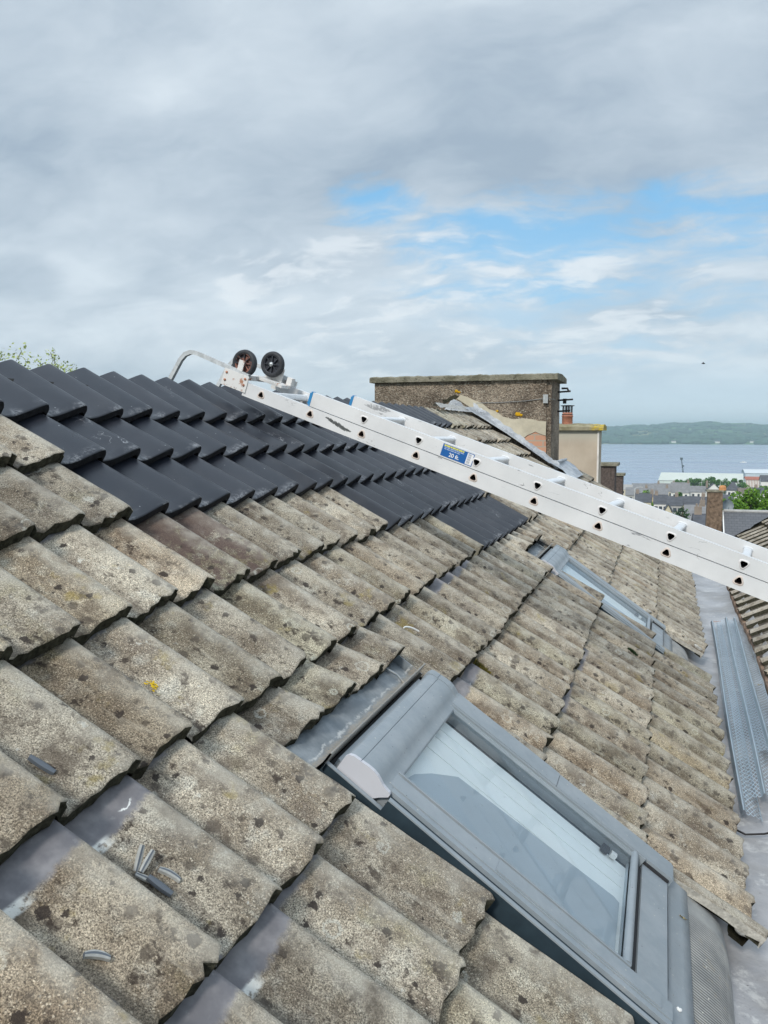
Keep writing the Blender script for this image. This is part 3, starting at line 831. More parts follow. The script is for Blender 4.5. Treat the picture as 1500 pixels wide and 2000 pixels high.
# ---------------------------------------------------------------- roof windows (part: skylight, the rest its sub-parts)
def skylight():
    A, B = SKY_A, 2.575
    fr = MB()                                # outer frame and sash, roof coordinates
    # left side: outer flank, channel, cover
    fr.box((0.782, A, -0.10), (0.95, A + 0.010, -0.034), 1, rf)
    fr.box((0.782, A - 0.001, -0.0338), (0.9499, A + 0.011, -0.031), 0, rf)
    fr.box((0.788, A + 0.014, -0.10), (0.7995, B, -0.055), 2, rf)
    fr.box((0.9501, A, -0.10), (1.712, A + 0.012, -0.004), 1, rf)
    fr.box((0.9503, A - 0.001, -0.0038), (1.7119, A + 0.013, 0.0), 0, rf)
    fr.box((0.9502, A + 0.013, -0.07), (1.712, A + 0.030, -0.006), 1, rf)
    fr.box((0.93, A + 0.031, -0.07), (1.712, A + 0.05, 0.004), 0, rf)
    fr.box((0.93, A + 0.051, -0.07), (1.712, A + 0.108, 0.007), 0, rf)
    fr.box((0.93, A + 0.109, -0.07), (1.60, A + 0.114, 0.002), 2, rf)
    fr.box((0.93, A + 0.115, -0.07), (1.60, A + 0.122, 0.009), 0, rf)
    # right side
    fr.box((0.93, B - 0.122, -0.07), (1.60, B - 0.115, 0.006), 0, rf)
    fr.box((0.93, B - 0.114, -0.07), (1.60, B - 0.108, 0.000), 2, rf)
    fr.box((0.93, B - 0.107, -0.07), (1.625, B - 0.10, 0.009), 0, rf)
    fr.box((0.93, B - 0.099, -0.07), (1.712, B - 0.092, -0.002), 2, rf)
    # top and bottom bars
    fr.box((0.80, A + 0.030, -0.10), (0.8115, B - 0.045, -0.02), 0, rf)
    fr.box((0.90, A + 0.032, -0.07), (0.929, B - 0.093, 0.002), 0, rf)
    fr.box((1.628, A + 0.109, -0.075), (1.712, B - 0.093, -0.010), 0, rf)
    fr.box((1.601, A + 0.123, -0.075), (1.627, B - 0.118, -0.016), 2, rf)
    fo = fr.build('skylight', [M['grey_metal'], M['grey_metal_dark'], M['black_gap']])
    # right cover strip in two lengths
    cs = MB()
    cs.box((0.925, B - 0.091, -0.07), (1.312, B + 0.004, 0.0075), 0, rf)
    cs.box((1.314, B - 0.090, -0.07), (1.716, B + 0.003, 0.0065), 0, rf)
    cs.box((1.7162, B - 0.088, -0.05), (1.722, B + 0.002, 0.0045), 0, rf)
    put(cs.build('cover_strip', M['grey_metal']), fo)
    cl = MB()                                # lower left cover with a raised seam
    cl.box((1.235, A + 0.056, 0.0072), (1.68, A + 0.104, 0.0105), 0, rf)
    put(cl.build('cover_strip', M['grey_metal']), fo)
    # glass and its bottom bar
    gm = MB()
    gm.add([RF(0.925, A + 0.120, -0.004), RF(1.588, A + 0.120, -0.004), RF(1.588, B - 0.12, -0.004), RF(0.925, B - 0.12, -0.004)], [(0, 1, 2, 3)])
    put(gm.build('glass_pane', M['glass']), fo)
    bb = MB()
    bb.tube([RF(1.594, A + 0.124, 0.001), RF(1.594, B - 0.108, 0.001)], 0.011, 12)
    put(bb.build('bottom_bar', M['grey_metal']), fo)
    # curved hood
    hp = [(0.812, -0.055), (0.812, 0.004), (0.817, 0.013), (0.828, 0.018), (0.846, 0.0195), (0.8475, 0.0175), (0.849, 0.0195), (0.868, 0.0215), (0.884, 0.0215), (0.898, 0.0185), (0.909, 0.0135), (0.919, 0.0085), (0.930, 0.006), (0.941, 0.0045), (0.945, 0.0015), (0.945, -0.006), (0.930, -0.02), (0.90, -0.055)]
    hd = MB()
    ya, yb = A + 0.028, B - 0.042
    n = len(hp)
    vv = [RF(s_, ya, h) for s_, h in hp] + [RF(s_, yb, h) for s_, h in hp]
    hd.add(vv, [(i, n + i, n + (i + 1) % n, (i + 1) % n) for i in range(n)], 0, True)
    ho = hd.build('hood', M['grey_metal'])
    put(ho, fo)
    md = ho.modifiers.new('es', 'EDGE_SPLIT'); md.split_angle = R(24)
    def cap(y0_, y1_, grow, mat):
        ec = MB()
        cs_, ch_ = 0.878, -0.005
        pr = [(cs_ + (s_ - cs_) * grow, ch_ + (h - ch_) * grow) for s_, h in hp]
        v = [RF(s_, y0_, h) for s_, h in pr] + [RF(s_, y1_, h) for s_, h in pr]
        ec.add(v, [(i, n + i, n + (i + 1) % n, (i + 1) % n) for i in range(n)], 0)
        ec.add(v[:n], [tuple(range(n))], 0); ec.add(v[n:], [tuple(range(n))[::-1]], 0)
        e = ec.build('hood_end', mat); put(e, fo)
    cap(A + 0.016, A + 0.0275, 1.015, M['endcap'])
    cap(B - 0.0415, B - 0.003, 1.07, M['grey_metal'])
    # tray flashing above
    tr_ = MB()
    prof_ = [(0.665, -0.082), (0.695, -0.064), (0.735, -0.063), (0.762, -0.060), (0.774, -0.052), (0.779, -0.03), (0.780, 0.000), (0.785, 0.001), (0.786, -0.05)]
    yy = [A - 0.012, A - 0.010, A, A + 0.2, A + 0.4, A + 0.6, B + 0.0, B + 0.04]
    tr_.grid([[RF(s_, y, h) for y in yy] for s_, h in prof_], 0, True, flip=True)
    tr_.box((0.655, B + 0.041, -0.075), (0.795, B + 0.046, -0.035), 0, rf)
    tr_.tube([RF(0.70, B - 0.06, -0.055), RF(0.74, B - 0.055, -0.05), RF(0.775, B - 0.07, -0.052)], 0.004, 6)
    put(tr_.build('tray_flashing', M['tray']), fo)
    # side gutters and lower flashing sheet
    sf = MB()
    sf.box((0.80, A - 0.055, -0.088), (1.80, A - 0.0005, -0.078), 1, rf)
    sf.box((0.80, B + 0.005, -0.088), (1.7225, B + 0.06, -0.078), 1, rf)
    sf.grid([[RF(s_, y, h + (0.004 if 0.1 < (y - A) < 0.6 else 0)) for y in [A - 0.002, A + 0.05, A + 0.2, A + 0.4, A + 0.6, B - 0.04, B + 0.028]] for s_, h in [(1.7125, -0.012), (1.722, -0.030), (1.742, -0.036), (1.775, -0.038), (1.803, -0.040), (1.804, -0.075)]], 0, True, flip=True)
    put(sf.build('side_flashing', [M['grey_metal'], M['grey_metal_dark']]), fo)
    # pleated lead apron that bends down into the valley
    ap = MB()
    sp_ = [(1.795, -0.047), (1.83, -0.046), (1.87, -0.047), (1.90, -0.050), (1.93, -0.058), (1.955, -0.072), (1.985, -0.10), (2.01, -0.135)]
    per = 0.0115; ny = int((B - A + 0.03) / per * 8)
    rows = []; attr = []
    for s_, h in sp_:
        row = []
        for k in range(ny + 1):
            y = A - 0.004 + k * per / 8
            fade = 1.0 if s_ < 1.93 else max(0.0, 1 - (s_ - 1.93) / 0.07)
            top = min(1.0, max(0.0, (B - 0.06 - y) / 0.05))
            row.append(RF(s_, y + 0.004 * math.sin(30 * s_), h + 0.0013 * fade * top * math.sin(2 * math.pi * k / 8) + 0.004 * math.sin(11 * y)))
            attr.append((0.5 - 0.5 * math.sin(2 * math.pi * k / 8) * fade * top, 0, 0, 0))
        rows.append(row)
    ap.grid(rows, 0, True, attr, flip=True)
    put(ap.build('lead_apron', M['apron'], None, True), fo)
    # added pale sheet under the glass, coloured to give its milky reflection
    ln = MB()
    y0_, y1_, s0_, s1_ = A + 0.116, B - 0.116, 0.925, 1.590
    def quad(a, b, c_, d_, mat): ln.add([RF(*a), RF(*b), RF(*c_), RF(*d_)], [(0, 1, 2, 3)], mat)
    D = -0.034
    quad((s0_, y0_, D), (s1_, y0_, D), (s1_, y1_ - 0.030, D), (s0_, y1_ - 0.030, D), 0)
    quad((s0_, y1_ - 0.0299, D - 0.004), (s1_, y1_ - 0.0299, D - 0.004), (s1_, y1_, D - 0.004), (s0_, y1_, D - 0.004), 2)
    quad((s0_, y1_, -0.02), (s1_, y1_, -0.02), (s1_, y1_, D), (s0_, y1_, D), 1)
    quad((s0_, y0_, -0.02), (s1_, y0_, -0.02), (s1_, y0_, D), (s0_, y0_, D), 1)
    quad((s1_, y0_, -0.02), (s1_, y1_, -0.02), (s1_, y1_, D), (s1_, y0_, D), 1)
    for q in (0.09, 0.15, 0.235):             # raised stripes on the pale reflection sheet
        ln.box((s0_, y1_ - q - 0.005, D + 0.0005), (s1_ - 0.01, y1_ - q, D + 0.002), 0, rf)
    put(ln.build('reflection_sheet', [M['reflection_white'], M['reflection_grey'], M['grey_metal_dark']]), fo)
    bl_ = MB()                               # added grey panel, coloured as the darker part of the reflection
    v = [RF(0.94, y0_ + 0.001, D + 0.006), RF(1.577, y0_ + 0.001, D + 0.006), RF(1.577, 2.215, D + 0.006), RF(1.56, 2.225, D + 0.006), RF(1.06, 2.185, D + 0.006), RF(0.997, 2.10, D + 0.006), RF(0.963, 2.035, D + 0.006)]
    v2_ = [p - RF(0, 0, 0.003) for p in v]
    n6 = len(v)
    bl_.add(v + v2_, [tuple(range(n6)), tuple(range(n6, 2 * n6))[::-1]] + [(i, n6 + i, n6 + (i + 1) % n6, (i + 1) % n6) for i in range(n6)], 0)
    put(bl_.build('reflection_panel', M['reflection_grey']), fo)
    ct = MB()                                # catch at the foot of the sash, seen through the glass
    ct.box((1.50, B - 0.17, -0.03), (1.522, B - 0.15, -0.012), 0, rf); ct.box((1.53, B - 0.168, -0.028), (1.548, B - 0.15, -0.014), 1, rf)
    put(ct.build('sash_catch', [M['hub_black'], M['white_paint']]), fo)
    return fo
fo = skylight()
put(fo, house)
fo['label'] = 'near grey framed roof window'
c2 = fo.copy(); COL.objects.link(c2)
c2.location = RF(0, DY - 0.035, -0.034)
c2['label'] = 'far roof window partly hidden by tiles'
for ch in list(fo.children):
    k = ch.copy(); COL.objects.link(k); k.parent = c2

# mortar lumps under the tile corners beside the windows
r_ = random.Random(4)
for (s_, y, q) in [(1.238, 2.605, 1.0), (1.622, 2.61, 1.4), (2.025, 2.60, 1.4), (1.24, 2.605 + DY, 0.8), (1.62, 2.605 + DY, 0.9), (2.02, 2.60 + DY, 1.0)]:
    mo = MB()
    mo.blob((s_ - 0.035, y + 0.012, -0.030), (0.026 * q, 0.010 * q, 0.013 * q), r_, 0, 12, 8, 0.3, True, rf)
    mo.build('mortar_bedding', M['mortar'], house)

# ---------------------------------------------------------------- tall chimney, a part of the house
CX0, CX1, CYB, CZ = -2.08, 0.03, 11.0, 0.915
ch = MB()
ch.box((CX0, CH_Y, -1.3), (CX1, CYB, CZ))
# broken plaster skirting the right corner
ch.box((CX1 + 0.0005, CH_Y + 0.02, -0.1), (CX1 + 0.055, CYB - 0.02, CZ - 0.001))
co = ch.build('chimney', M['pebble'], house)
co['label'] = 'long grey roughcast chimney stack'
def sub(mb, name, mat, par=co):
    o = mb.build(name, mat); put(o, par); return o
cp = MB()
nx = 60
r_ = random.Random(11)
top, bot = [], []
for (yy, side) in ((CH_Y - 0.055, 0), (CYB + 0.05, 1)):
    pass
xs = [CX0 - 0.05 + (CX1 + 0.13 - CX0 + 0.05) * k / nx for k in range(nx + 1)]
jt = [r_.gauss(0, 0.003) for _ in xs]; jb = [r_.gauss(0, 0.002) for _ in xs]; jf = [r_.gauss(0, 0.004) for _ in xs]
ring = []
for k, x in enumerate(xs):
    yf, yb = CH_Y - 0.055 + jf[k], CYB + 0.05
    ring.append([Vector((x, yf, CZ + jb[k] * 0.3 + 0.001)), Vector((x, yf, CZ + 0.058 + jt[k])), Vector((x, yf + 0.03, CZ + 0.072 + jt[k])), Vector((x, 0.5 * (yf + yb), CZ + 0.085 + jt[k])), Vector((x, yb, CZ + 0.06)), Vector((x, yb, CZ + 0.001)), Vector((x, yf, CZ + jb[k] * 0.3 + 0.001))])
cp.grid(ring, 0, False)
cp.add(ring[0][:6], [tuple(range(6))[::-1]], 0); cp.add(ring[-1][:6], [tuple(range(6))], 0)
sub(cp, 'coping', M['coping'])
# patched render and bare brick on the face, lower right
def plate(mb, pts, y, th, mat=0):
    n = len(pts)
    v = [Vector((x, y - th, z)) for x, z in pts] + [Vector((x, y, z)) for x, z in pts]
    mb.add(v, [tuple(range(n))] + [(i, n + i, n + (i + 1) % n, (i + 1) % n) for i in range(n)], mat)
def face(pts):
    return [(p.x, p.z) for p in (P(px, py, CH_Y) for px, py in pts)]
pm = MB()
plate(pm, face([(893, 779), (935, 806), (975, 832), (1018, 860), (1030, 850), (1046, 843), (1052, 846), (1066, 851), (1067, 823), (1050, 822), (1042, 819), (1020, 817), (1004, 819), (983, 814), (968, 803), (955, 799), (941, 787), (925, 781), (912, 775), (900, 771)][::-1]), CH_Y - 0.001, 0.012)
sub(pm, 'render_patch', M['cream_patch'])
bm_ = MB()
plate(bm_, face([(1019, 861), (1066, 893), (1067, 878), (1066, 852), (1052, 847), (1046, 844), (1031, 851)][::-1]), CH_Y - 0.001, 0.006)
sub(bm_, 'bare_brick', M['brick'])
hl_ = MB()
plate(hl_, face([(866, 789), (888, 781), (897, 774), (889, 771), (880, 774), (872, 780), (864, 781)][::-1]), CH_Y - 0.001, 0.003)
sub(hl_, 'broken_render', M['edge'])
for (px, py, q) in [(1012, 809, 0.030), (1018, 811, 0.022), (892, 764, 0.022), (897, 766, 0.017), (971, 803, 0.02)]:
    li = MB(); p = P(px, py, CH_Y)
    li.blob((p.x, CH_Y - 0.008, p.z), (q, 0.005, q * 0.7), r_, 0, 10, 6, 0.35)
    sub(li, 'orange_lichen', M['orange_lichen'])
ca = MB()
ca.tube([(-0.80, CH_Y - 0.012, 0.655), (-0.5, CH_Y - 0.014, 0.66), (-0.2, CH_Y - 0.014, 0.675), (0.0, CH_Y - 0.014, 0.70), (0.10, CH_Y - 0.012, 0.69), (0.11, CH_Y + 0.2, 0.69)], 0.004, 6)
sub(ca, 'cable', M['tin'])
jb_ = MB(); jb_.box((-0.005, CH_Y - 0.035, 0.645), (0.05, CH_Y - 0.001, 0.745)); sub(jb_, 'junction_box', M['steel'])
br = MB()
for (z, x1) in ((0.80, 0.22), (0.70, 0.25), (0.565, 0.22)):
    br.tube([(CX1 + 0.05, CH_Y + 0.62, z), (x1 + 0.02, CH_Y + 0.62, z + 0.01)], 0.012, 6)
br.tube([(0.13, CH_Y + 0.62, 0.845), (0.20, CH_Y + 0.62, 0.845), (0.22, CH_Y + 0.62, 0.80)], 0.014, 6)
br.box((0.15, CH_Y + 0.60, 0.66), (0.19, CH_Y + 0.64, 0.72))
sub(br, 'aerial_bracket', M['soot'])
# lead flashing: stepped upstand on the face and a soaker on the tiles
fl = MB()
r_ = random.Random(5)
rows = []
edge_y = [(-1.03, 9.55), (-0.85, 9.75), (-0.71, 9.84), (-0.45, 9.98), (-0.19, 10.03), (0.15, 10.05), (0.24, 10.06)]
for k in range(45):
    t_ = k / 44
    s_ = -1.03 + 1.25 * t_
    for (a_, ya_), (b__, yb_) in zip(edge_y, edge_y[1:]):
        if s_ <= b__ + 1e-6:
            ye = ya_ + (yb_ - ya_) * (s_ - a_) / (b__ - a_); break
    w_ = 0.003 * r_.gauss(0, 1)
    base = RF(s_, ye + 0.012 * r_.uniform(-1, 1), 0.012)
    m1 = RF(s_, 0.5 * (ye + CH_Y), 0.018 + w_)
    foot = RF(s_, CH_Y - 0.018, 0.026 + w_)
    topp = foot + Vector((0, 0.002, 0.045 + (0.012 if k % 6 < 3 else 0.0)))
    rows.append([base, m1, foot, topp, topp + Vector((0, 0.0155, 0))])
fl.grid(rows, 0, False)
sub(fl, 'flashing', M['lead'])
fl = MB(); rows = []                          # upstand dressed up the face beside the ridge
for k in range(9):
    t_ = k / 8
    b_ = P(868 + 62 * t_, 800 + 6 * t_, CH_Y - 0.02); tp_ = P(880 + 52 * t_, 783 + 22 * t_ - (6 if k in (1, 2, 3) else 0), CH_Y - 0.016)
    rows.append([b_, tp_, tp_ + Vector((0, 0.013, 0))])
fl.grid(rows, 0, False)
sub(fl, 'flashing', M['lead'])
rmx = MB(); rows = []                         # grey mortar along the ridge up to the stack
for k in range(24):
    y = 8.35 + 1.75 * k / 23
    rows.append([RF(-1.035, y, -0.03 + r_.gauss(0, 0.003)), RF(-1.03, y, 0.014 + r_.gauss(0, 0.004)), RF(-0.965 + r_.gauss(0, 0.01), y, 0.004)])
rmx.grid(rows, 0, False)
sub(rmx, 'ridge_mortar', M['mortar'])
sd = MB()
rows = []
for s_, h in ((0.10, 0.03), (0.18, 0.03), (0.27, 0.024), (0.36, 0.018), (0.43, 0.012)):
    rows.append([RF(s_, y, h + 0.012 * math.sin(9 * y + 20 * s_)) for y in (10.05, 10.3, 10.6, 10.9, 11.2, 11.5)])
sd.grid(rows, 0, True, flip=True)
sd.box((0.14, 10.2, 0.045), (0.16, 11.2, 0.075), 0, rf)
sub(sd, 'flashing', M['lead'])

# ================================================================ LADDER
LO = Vector((-0.46655, 3.70978, 0.47127))
LD = Vector((0.93811, -0.108639, -0.328857)).normalized()
LS = Vector((0.115038, 0.993361, 0)).normalized()
LU = LD.cross(LS); LU = LU if LU.z > 0 else -LU
lm = Matrix(((LD.x, LS.x, LU.x, LO.x), (LD.y, LS.y, LU.y, LO.y), (LD.z, LS.z, LU.z, LO.z), (0, 0, 0, 1)))
ladder = thing('roof_ladder', None, 'long white two-section roof ladder hooked over the ridge, with wheels at its top end', 'ladder', mat=lm)
SP, LW = 0.28, 0.442
def tri(cx, cz, r, n=5, flip=False):
    """rounded triangle, point up"""
    pts = []
    for c_ in range(3):
        a0 = R((-90 if flip else 90) + 120 * c_)
        px, pz = cx + 0.55 * r * math.cos(a0), cz + 0.55 * r * math.sin(a0)
        for k in range(n):
            a = a0 + R(-60 + 120 * k / (n - 1))
            pts.append((px + 0.5 * r * math.cos(a), pz + 0.5 * r * math.sin(a)))
    return pts
HR = 0.0175
def stile(d0, d1, s0, s1, u0, u1, holes, cz, flip=False):
    """hollow box section with triangular rung holes through both faces"""
    bm = bmesh.new()
    def loop(pts, sy):
        vs = [bm.verts.new((p[0], sy, p[1])) for p in pts]
        return vs, [bm.edges.new((vs[i], vs[(i + 1) % len(vs)])) for i in range(len(vs))]
    bev = 0.004
    rect = [(d0, u0), (d1, u0), (d1, u1), (d0, u1)]
    outer = []
    for sy in (s0, s1):
        es = []
        vs, e = loop(rect, sy); outer.append(vs); es += e
        for hx in holes:
            _, e = loop(tri(hx, cz, HR, 5, flip), sy); es += e
        bmesh.ops.triangle_fill(bm, use_beauty=True, edges=es)
    for i in range(4):
        j = (i + 1) % 4
        bm.faces.new((outer[0][i], outer[0][j], outer[1][j], outer[1][i]))
    bmesh.ops.recalc_face_normals(bm, faces=bm.faces)
    me = bpy.data.meshes.new('stile'); bm.to_mesh(me); bm.free()
    me.materials.append(M['ladder'].mat)
    o = bpy.data.objects.new('stile', me); COL.objects.link(o); put(o, ladder)
    return o
U0, U1, U2, U3 = -0.0345, 0.0308, 0.0350, 0.0995
lowh = [SP * k for k in range(12)]
uph = [0.55 + 0.2806 * k for k in range(10)]
D_END = 3.32
for s0 in (0.0, LW - 0.025):
    stile(-0.105, D_END, s0, s0 + 0.025, U0, U1, lowh, 0.0)
    stile(0.265, D_END + 0.02, s0, s0 + 0.025, U2, U3, uph, 0.0665, True)
def rung(cz, rim, ins, fl=False):
    mb = MB()
    tri_ = lambda x, z, r: tri(x, z, r, 5, fl)
    a, b = tri_(0, cz, HR * 0.985), tri_(0, cz, HR * 0.80)
    n = len(a)
    y0_, y1_ = -0.002, LW + 0.002
    A0 = [Vector((p[0], y0_, p[1])) for p in a]; A1 = [Vector((p[0], y1_, p[1])) for p in a]
    B0 = [Vector((p[0], y0_, p[1])) for p in b]; B1 = [Vector((p[0], y1_, p[1])) for p in b]
    mb.add(A0 + A1, [(i, (i + 1) % n, n + (i + 1) % n, n + i) for i in range(n)], 0, True)
    mb.add(A0 + B0, [(i, n + i, n + (i + 1) % n, (i + 1) % n) for i in range(n)], 1)
    mb.add(A1 + B1, [(i, (i + 1) % n, n + (i + 1) % n, n + i) for i in range(n)], 1)
    mb.add(B0 + B1, [(i, n + i, n + (i + 1) % n, (i + 1) % n) for i in range(n)], 2, True)
    # flared collar on the outer faces
    c_ = tri_(0, cz, HR * 1.22)
    for yf, yo in ((-0.0035, 0.0), (LW + 0.0035, LW)):
        C0 = [Vector((p[0], yf, p[1])) for p in a]; C1 = [Vector((p[0], yo, p[1])) for p in c_]
        mb.add(C0 + C1, [(i, (i + 1) % n, n + (i + 1) % n, n + i) for i in range(n)], 1, True)
        C2 = [Vector((p[0], yf, p[1])) for p in b]
        mb.add(C0 + C2, [(i, n + i, n + (i + 1) % n, (i + 1) % n) for i in range(n)], 1)
    # collars where the rung meets the inner faces
    for yy, dr in ((0.025, 0.008), (LW - 0.025, -0.008)):
        C0 = [Vector((p[0], yy, p[1])) for p in tri_(0, cz, HR * 1.3)]; C1 = [Vector((p[0], yy + dr, p[1])) for p in tri_(0, cz, HR * 1.03)]
        mb.add(C0 + C1, [(i, (i + 1) % n, n + (i + 1) % n, n + i) for i in range(n)], 0, True)
    return mb.build('rung', [M['ladder_rung'], rim, ins])
r1 = rung(0.0, M['rung_rim'], M['rung_inside']); put(r1, ladder)
r2 = rung(0.0665, M['rung_rim_white'], M['rung_inside_dark'], True); put(r2, ladder); r2.location.x = uph[0]
for x in lowh[1:]:
    k = r1.copy(); COL.objects.link(k); k.location.x = x
for x in uph[1:]:
    k = r2.copy(); COL.objects.link(k); k.location.x = x
# blue end caps of the upper section
for s0 in (0.0, LW - 0.025):
    mb = MB(); mb.box((0.256, s0 - 0.0015, U2 - 0.001), (0.2648, s0 + 0.0265, U3 + 0.0015))
    # rounded nose
    mb.extrude([(s0 - 0.001, U2 + 0.006), (s0 + 0.026, U2 + 0.006), (s0 + 0.026, U3 - 0.006), (s0 - 0.001, U3 - 0.006)], 0.250, 0.2559)
    put(mb.build('end_cap', M['blue_cap']), ladder)
    mb = MB(); mb.box((D_END + 0.0001, s0 - 0.001, U0 - 0.012), (D_END + 0.03, s0 + 0.026, U1)); put(mb.build('foot', M['rubber']), ladder)
# hook: side plates, bent square tubes over the ridge
for s0, sg in ((0.0, -1), (LW, 1)):
    ya = s0 - 0.006 if sg < 0 else s0 + 0.0005
    mb = MB()
    mb.box((-0.232, ya, U0 + 0.016), (-0.088, ya + 0.0055, 0.062))
    po = mb.build('hook_plate', M['rusty']); put(po, ladder)
    for (x, z) in ((-0.215, 0.045), (-0.215, 0.008), (-0.105, 0.045), (-0.105, 0.015)):
        bt_ = MB()
        yc = ya - 0.004 if sg < 0 else ya + 0.0056
        bt_.lathe([(0.0, -0.001), (0.006, 0.0), (0.0065, 0.003)], 8, 0, lambda p, x=x, z=z, yc=yc: Vector((x + p.x, yc + p.z, z + p.y)))
        put(bt_.build('bolt', M['rust']), po)
    yh = s0 + 0.014 if sg < 0 else s0 - 0.014
    path = [(-0.10, 0.058), (-0.20, 0.066), (-0.35, 0.074), (-0.43, 0.076), (-0.462, 0.070), (-0.490, 0.050), (-0.508, 0.018), (-0.522, -0.03), (-0.55, -0.13)]
    mb = MB()
    hw, hh = 0.010, 0.0105
    rws = []
    for i, (x, z) in enumerate(path):
        a = Vector((path[max(i - 1, 0)][0], path[max(i - 1, 0)][1])); b = Vector((path[min(i + 1, len(path) - 1)][0], path[min(i + 1, len(path) - 1)][1]))
        t_ = (b - a).normalized(); nn = Vector((-t_.y, t_.x))
        pts = []
        for (p, q) in ((-hw, -hh), (hw, -hh), (hw, hh), (-hw, hh), (-hw, -hh)):
            pts.append(Vector((x + nn.x * q, yh + p, z + nn.y * q)))
        rws.append(pts)
    mb.grid(rws, 0, False)
    mb.add(rws[-1][:4], [(0, 1, 2, 3)])
    put(mb.build('ridge_hook', M['hook']), ladder)
mb = MB()                                     # cross bar of the hook frame and wheel brackets
mb.box((-0.215, 0.026, 0.02), (-0.19, LW - 0.026, 0.045))
mb.box((-0.205, 0.055, 0.046), (-0.135, 0.062, 0.115)); mb.box((-0.205, 0.315, 0.046), (-0.105, 0.322, 0.115))
mb.box((-0.19, 0.24, 0.03), (-0.05, 0.33, 0.045)); mb.box((-0.075, 0.315, 0.046), (-0.045, 0.345, 0.085))
put(mb.build('wheel_bracket', M['rusty']), ladder)
def wheel(cx, cy, cz, hubm, capm):
    ty = MB()
    f = lambda p: Vector((cx + p.x * 1.09, cy + p.z, cz + p.y * 1.09))
    ty.lathe([(0.044, -0.015), (0.052, -0.017), (0.058, -0.012), (0.0605, 0.0), (0.058, 0.012), (0.052, 0.017), (0.044, 0.015)], 36, 0, f)
    ty.lathe([(0.044, -0.015), (0.043, -0.006), (0.043, 0.006), (0.044, 0.015)], 36, 0, f)
    wo_ = MB()
    wo_.lathe([(0.0, 0.0), (0.0435, 0.0)], 36, 0, f)                                   # web
    wo_.lathe([(0.044, -0.012), (0.040, -0.013), (0.039, 0.0)], 36, 0, f)
    wo_.lathe([(0.0, -0.016), (0.011, -0.016), (0.012, 0.0)], 20, 0, f)
    for k in range(8):
        a = 2 * math.pi * k / 8 + 0.2
        m_ = Matrix.Rotation(a, 3, 'Z')
        wo_.box((0.010, -0.0022, -0.011), (0.0405, 0.0022, 0.0), 0, lambda p, m_=m_: f(m_ @ p))
    o = wo_.build('wheel', hubm); put(o, ladder)
    put(ty.build('tyre', M['rubber']), o)
    cpm = MB(); cpm.lathe([(0.0, -0.022), (0.006, -0.022), (0.0065, -0.0195), (0.0105, -0.019), (0.011, -0.0165)], 16, 0, f)
    put(cpm.build('axle_nut', capm), o)
    return o
w1 = wheel(-0.157, 0.034, 0.109, M['hub_rusty'], M['rust']); w1['label'] = 'rusty wheel'
w2 = wheel(-0.164, 0.29, 0.121, M['hub_black'], M['steel']); w2['label'] = 'black wheel with bright axle nut'
mb = MB()                                     # rusty fork arm in front of the near wheel
mb.box((-0.172, 0.006, 0.055), (-0.142, 0.011, 0.122)); put(mb.build('wheel_fork', M['rusty']), ladder)
# sticker on the upper near stile
def onface(d0, d1, u0, u1, t=0.0006):
    return (d0, -t, u0), (d1, -0.00001, u1)
st = MB()
SX, SW = 0.945, 0.150
st.box(*onface(SX, SX + SW, 0.040, 0.094, 0.0005), 0)
stick = st.build('sticker', M['sticker_blue']); put(stick, ladder); stick['label'] = 'blue 20 ft size label'
sx_ = MB(); sx_.box(*onface(SX + 0.118, SX + SW - 0.003, 0.043, 0.091, 0.0008)); put(sx_.build('barcode_panel', M['sticker_white']), stick)
sx_ = MB()
for k in range(13):
    sx_.box(*onface(SX + 0.122, SX + 0.137, 0.046 + k * 0.0034, 0.0475 + k * 0.0034 + 0.0008 * (k % 3), 0.0011))
put(sx_.build('barcode', M['sticker_grey']), stick)
def text(body, size, x, u, mat, name='lettering'):
    cu = bpy.data.curves.new(name, 'FONT'); cu.body = body; cu.size = size; cu.offset = size * 0.018
    to = bpy.data.objects.new(name, cu); COL.objects.link(to)
    dg = bpy.context.evaluated_depsgraph_get()
    me = bpy.data.meshes.new_from_object(to.evaluated_get(dg))
    bpy.data.objects.remove(to); bpy.data.curves.remove(cu)
    for v_ in me.vertices:
        v_.co = Vector((x + v_.co.x, -0.0012, u + v_.co.y))
    me.materials.clear(); me.materials.append(mat.mat)
    o = bpy.data.objects.new(name, me); COL.objects.link(o); put(o, stick)
    return o
text('20 ft.', 0.024, SX + 0.038, 0.0475, M['sticker_white'])
sx_ = MB()
x = SX + 0.006
for wd in (0.012, 0.018, 0.010, 0.016, 0.013, 0.020, 0.008):
    sx_.box(*onface(x, x + wd - 0.002, 0.0845, 0.0915, 0.0009)); x += wd
put(sx_.build('header_line', M['sticker_yellow']), stick)
sx_ = MB()
for (u0, n_, xx) in ((0.0785, 6, 0.008), (0.0715, 5, 0.010)):
    x = SX + xx
    for k in range(n_):
        wd = 0.013 + 0.006 * ((k * 7) % 3) / 2
        sx_.box(*onface(x, x + wd - 0.0025, u0, u0 + 0.0036, 0.0009)); x += wd
put(sx_.build('small_print', M['sticker_pale']), stick)
# grey paint rub on the lower stile
rb = MB(); r_ = random.Random(3)
for k in range(16):
    x = 0.36 + 0.008 * k + r_.uniform(-0.004, 0.004); z = 0.014 - 0.0014 * k + r_.uniform(-0.003, 0.003)
    q = 0.012 * math.sin(math.pi * (k + 1) / 17) + 0.004
    rb.add([(x, -0.0006, z - q * 0.4), (x + 0.02, -0.0006, z - q * 0.5 - 0.004), (x + 0.026, -0.0006, z - 0.001), (x + 0.008, -0.0006, z + q * 0.5)], [(0, 1, 2, 3)])
put(rb.build('paint_rub', M['tin']), ladder)

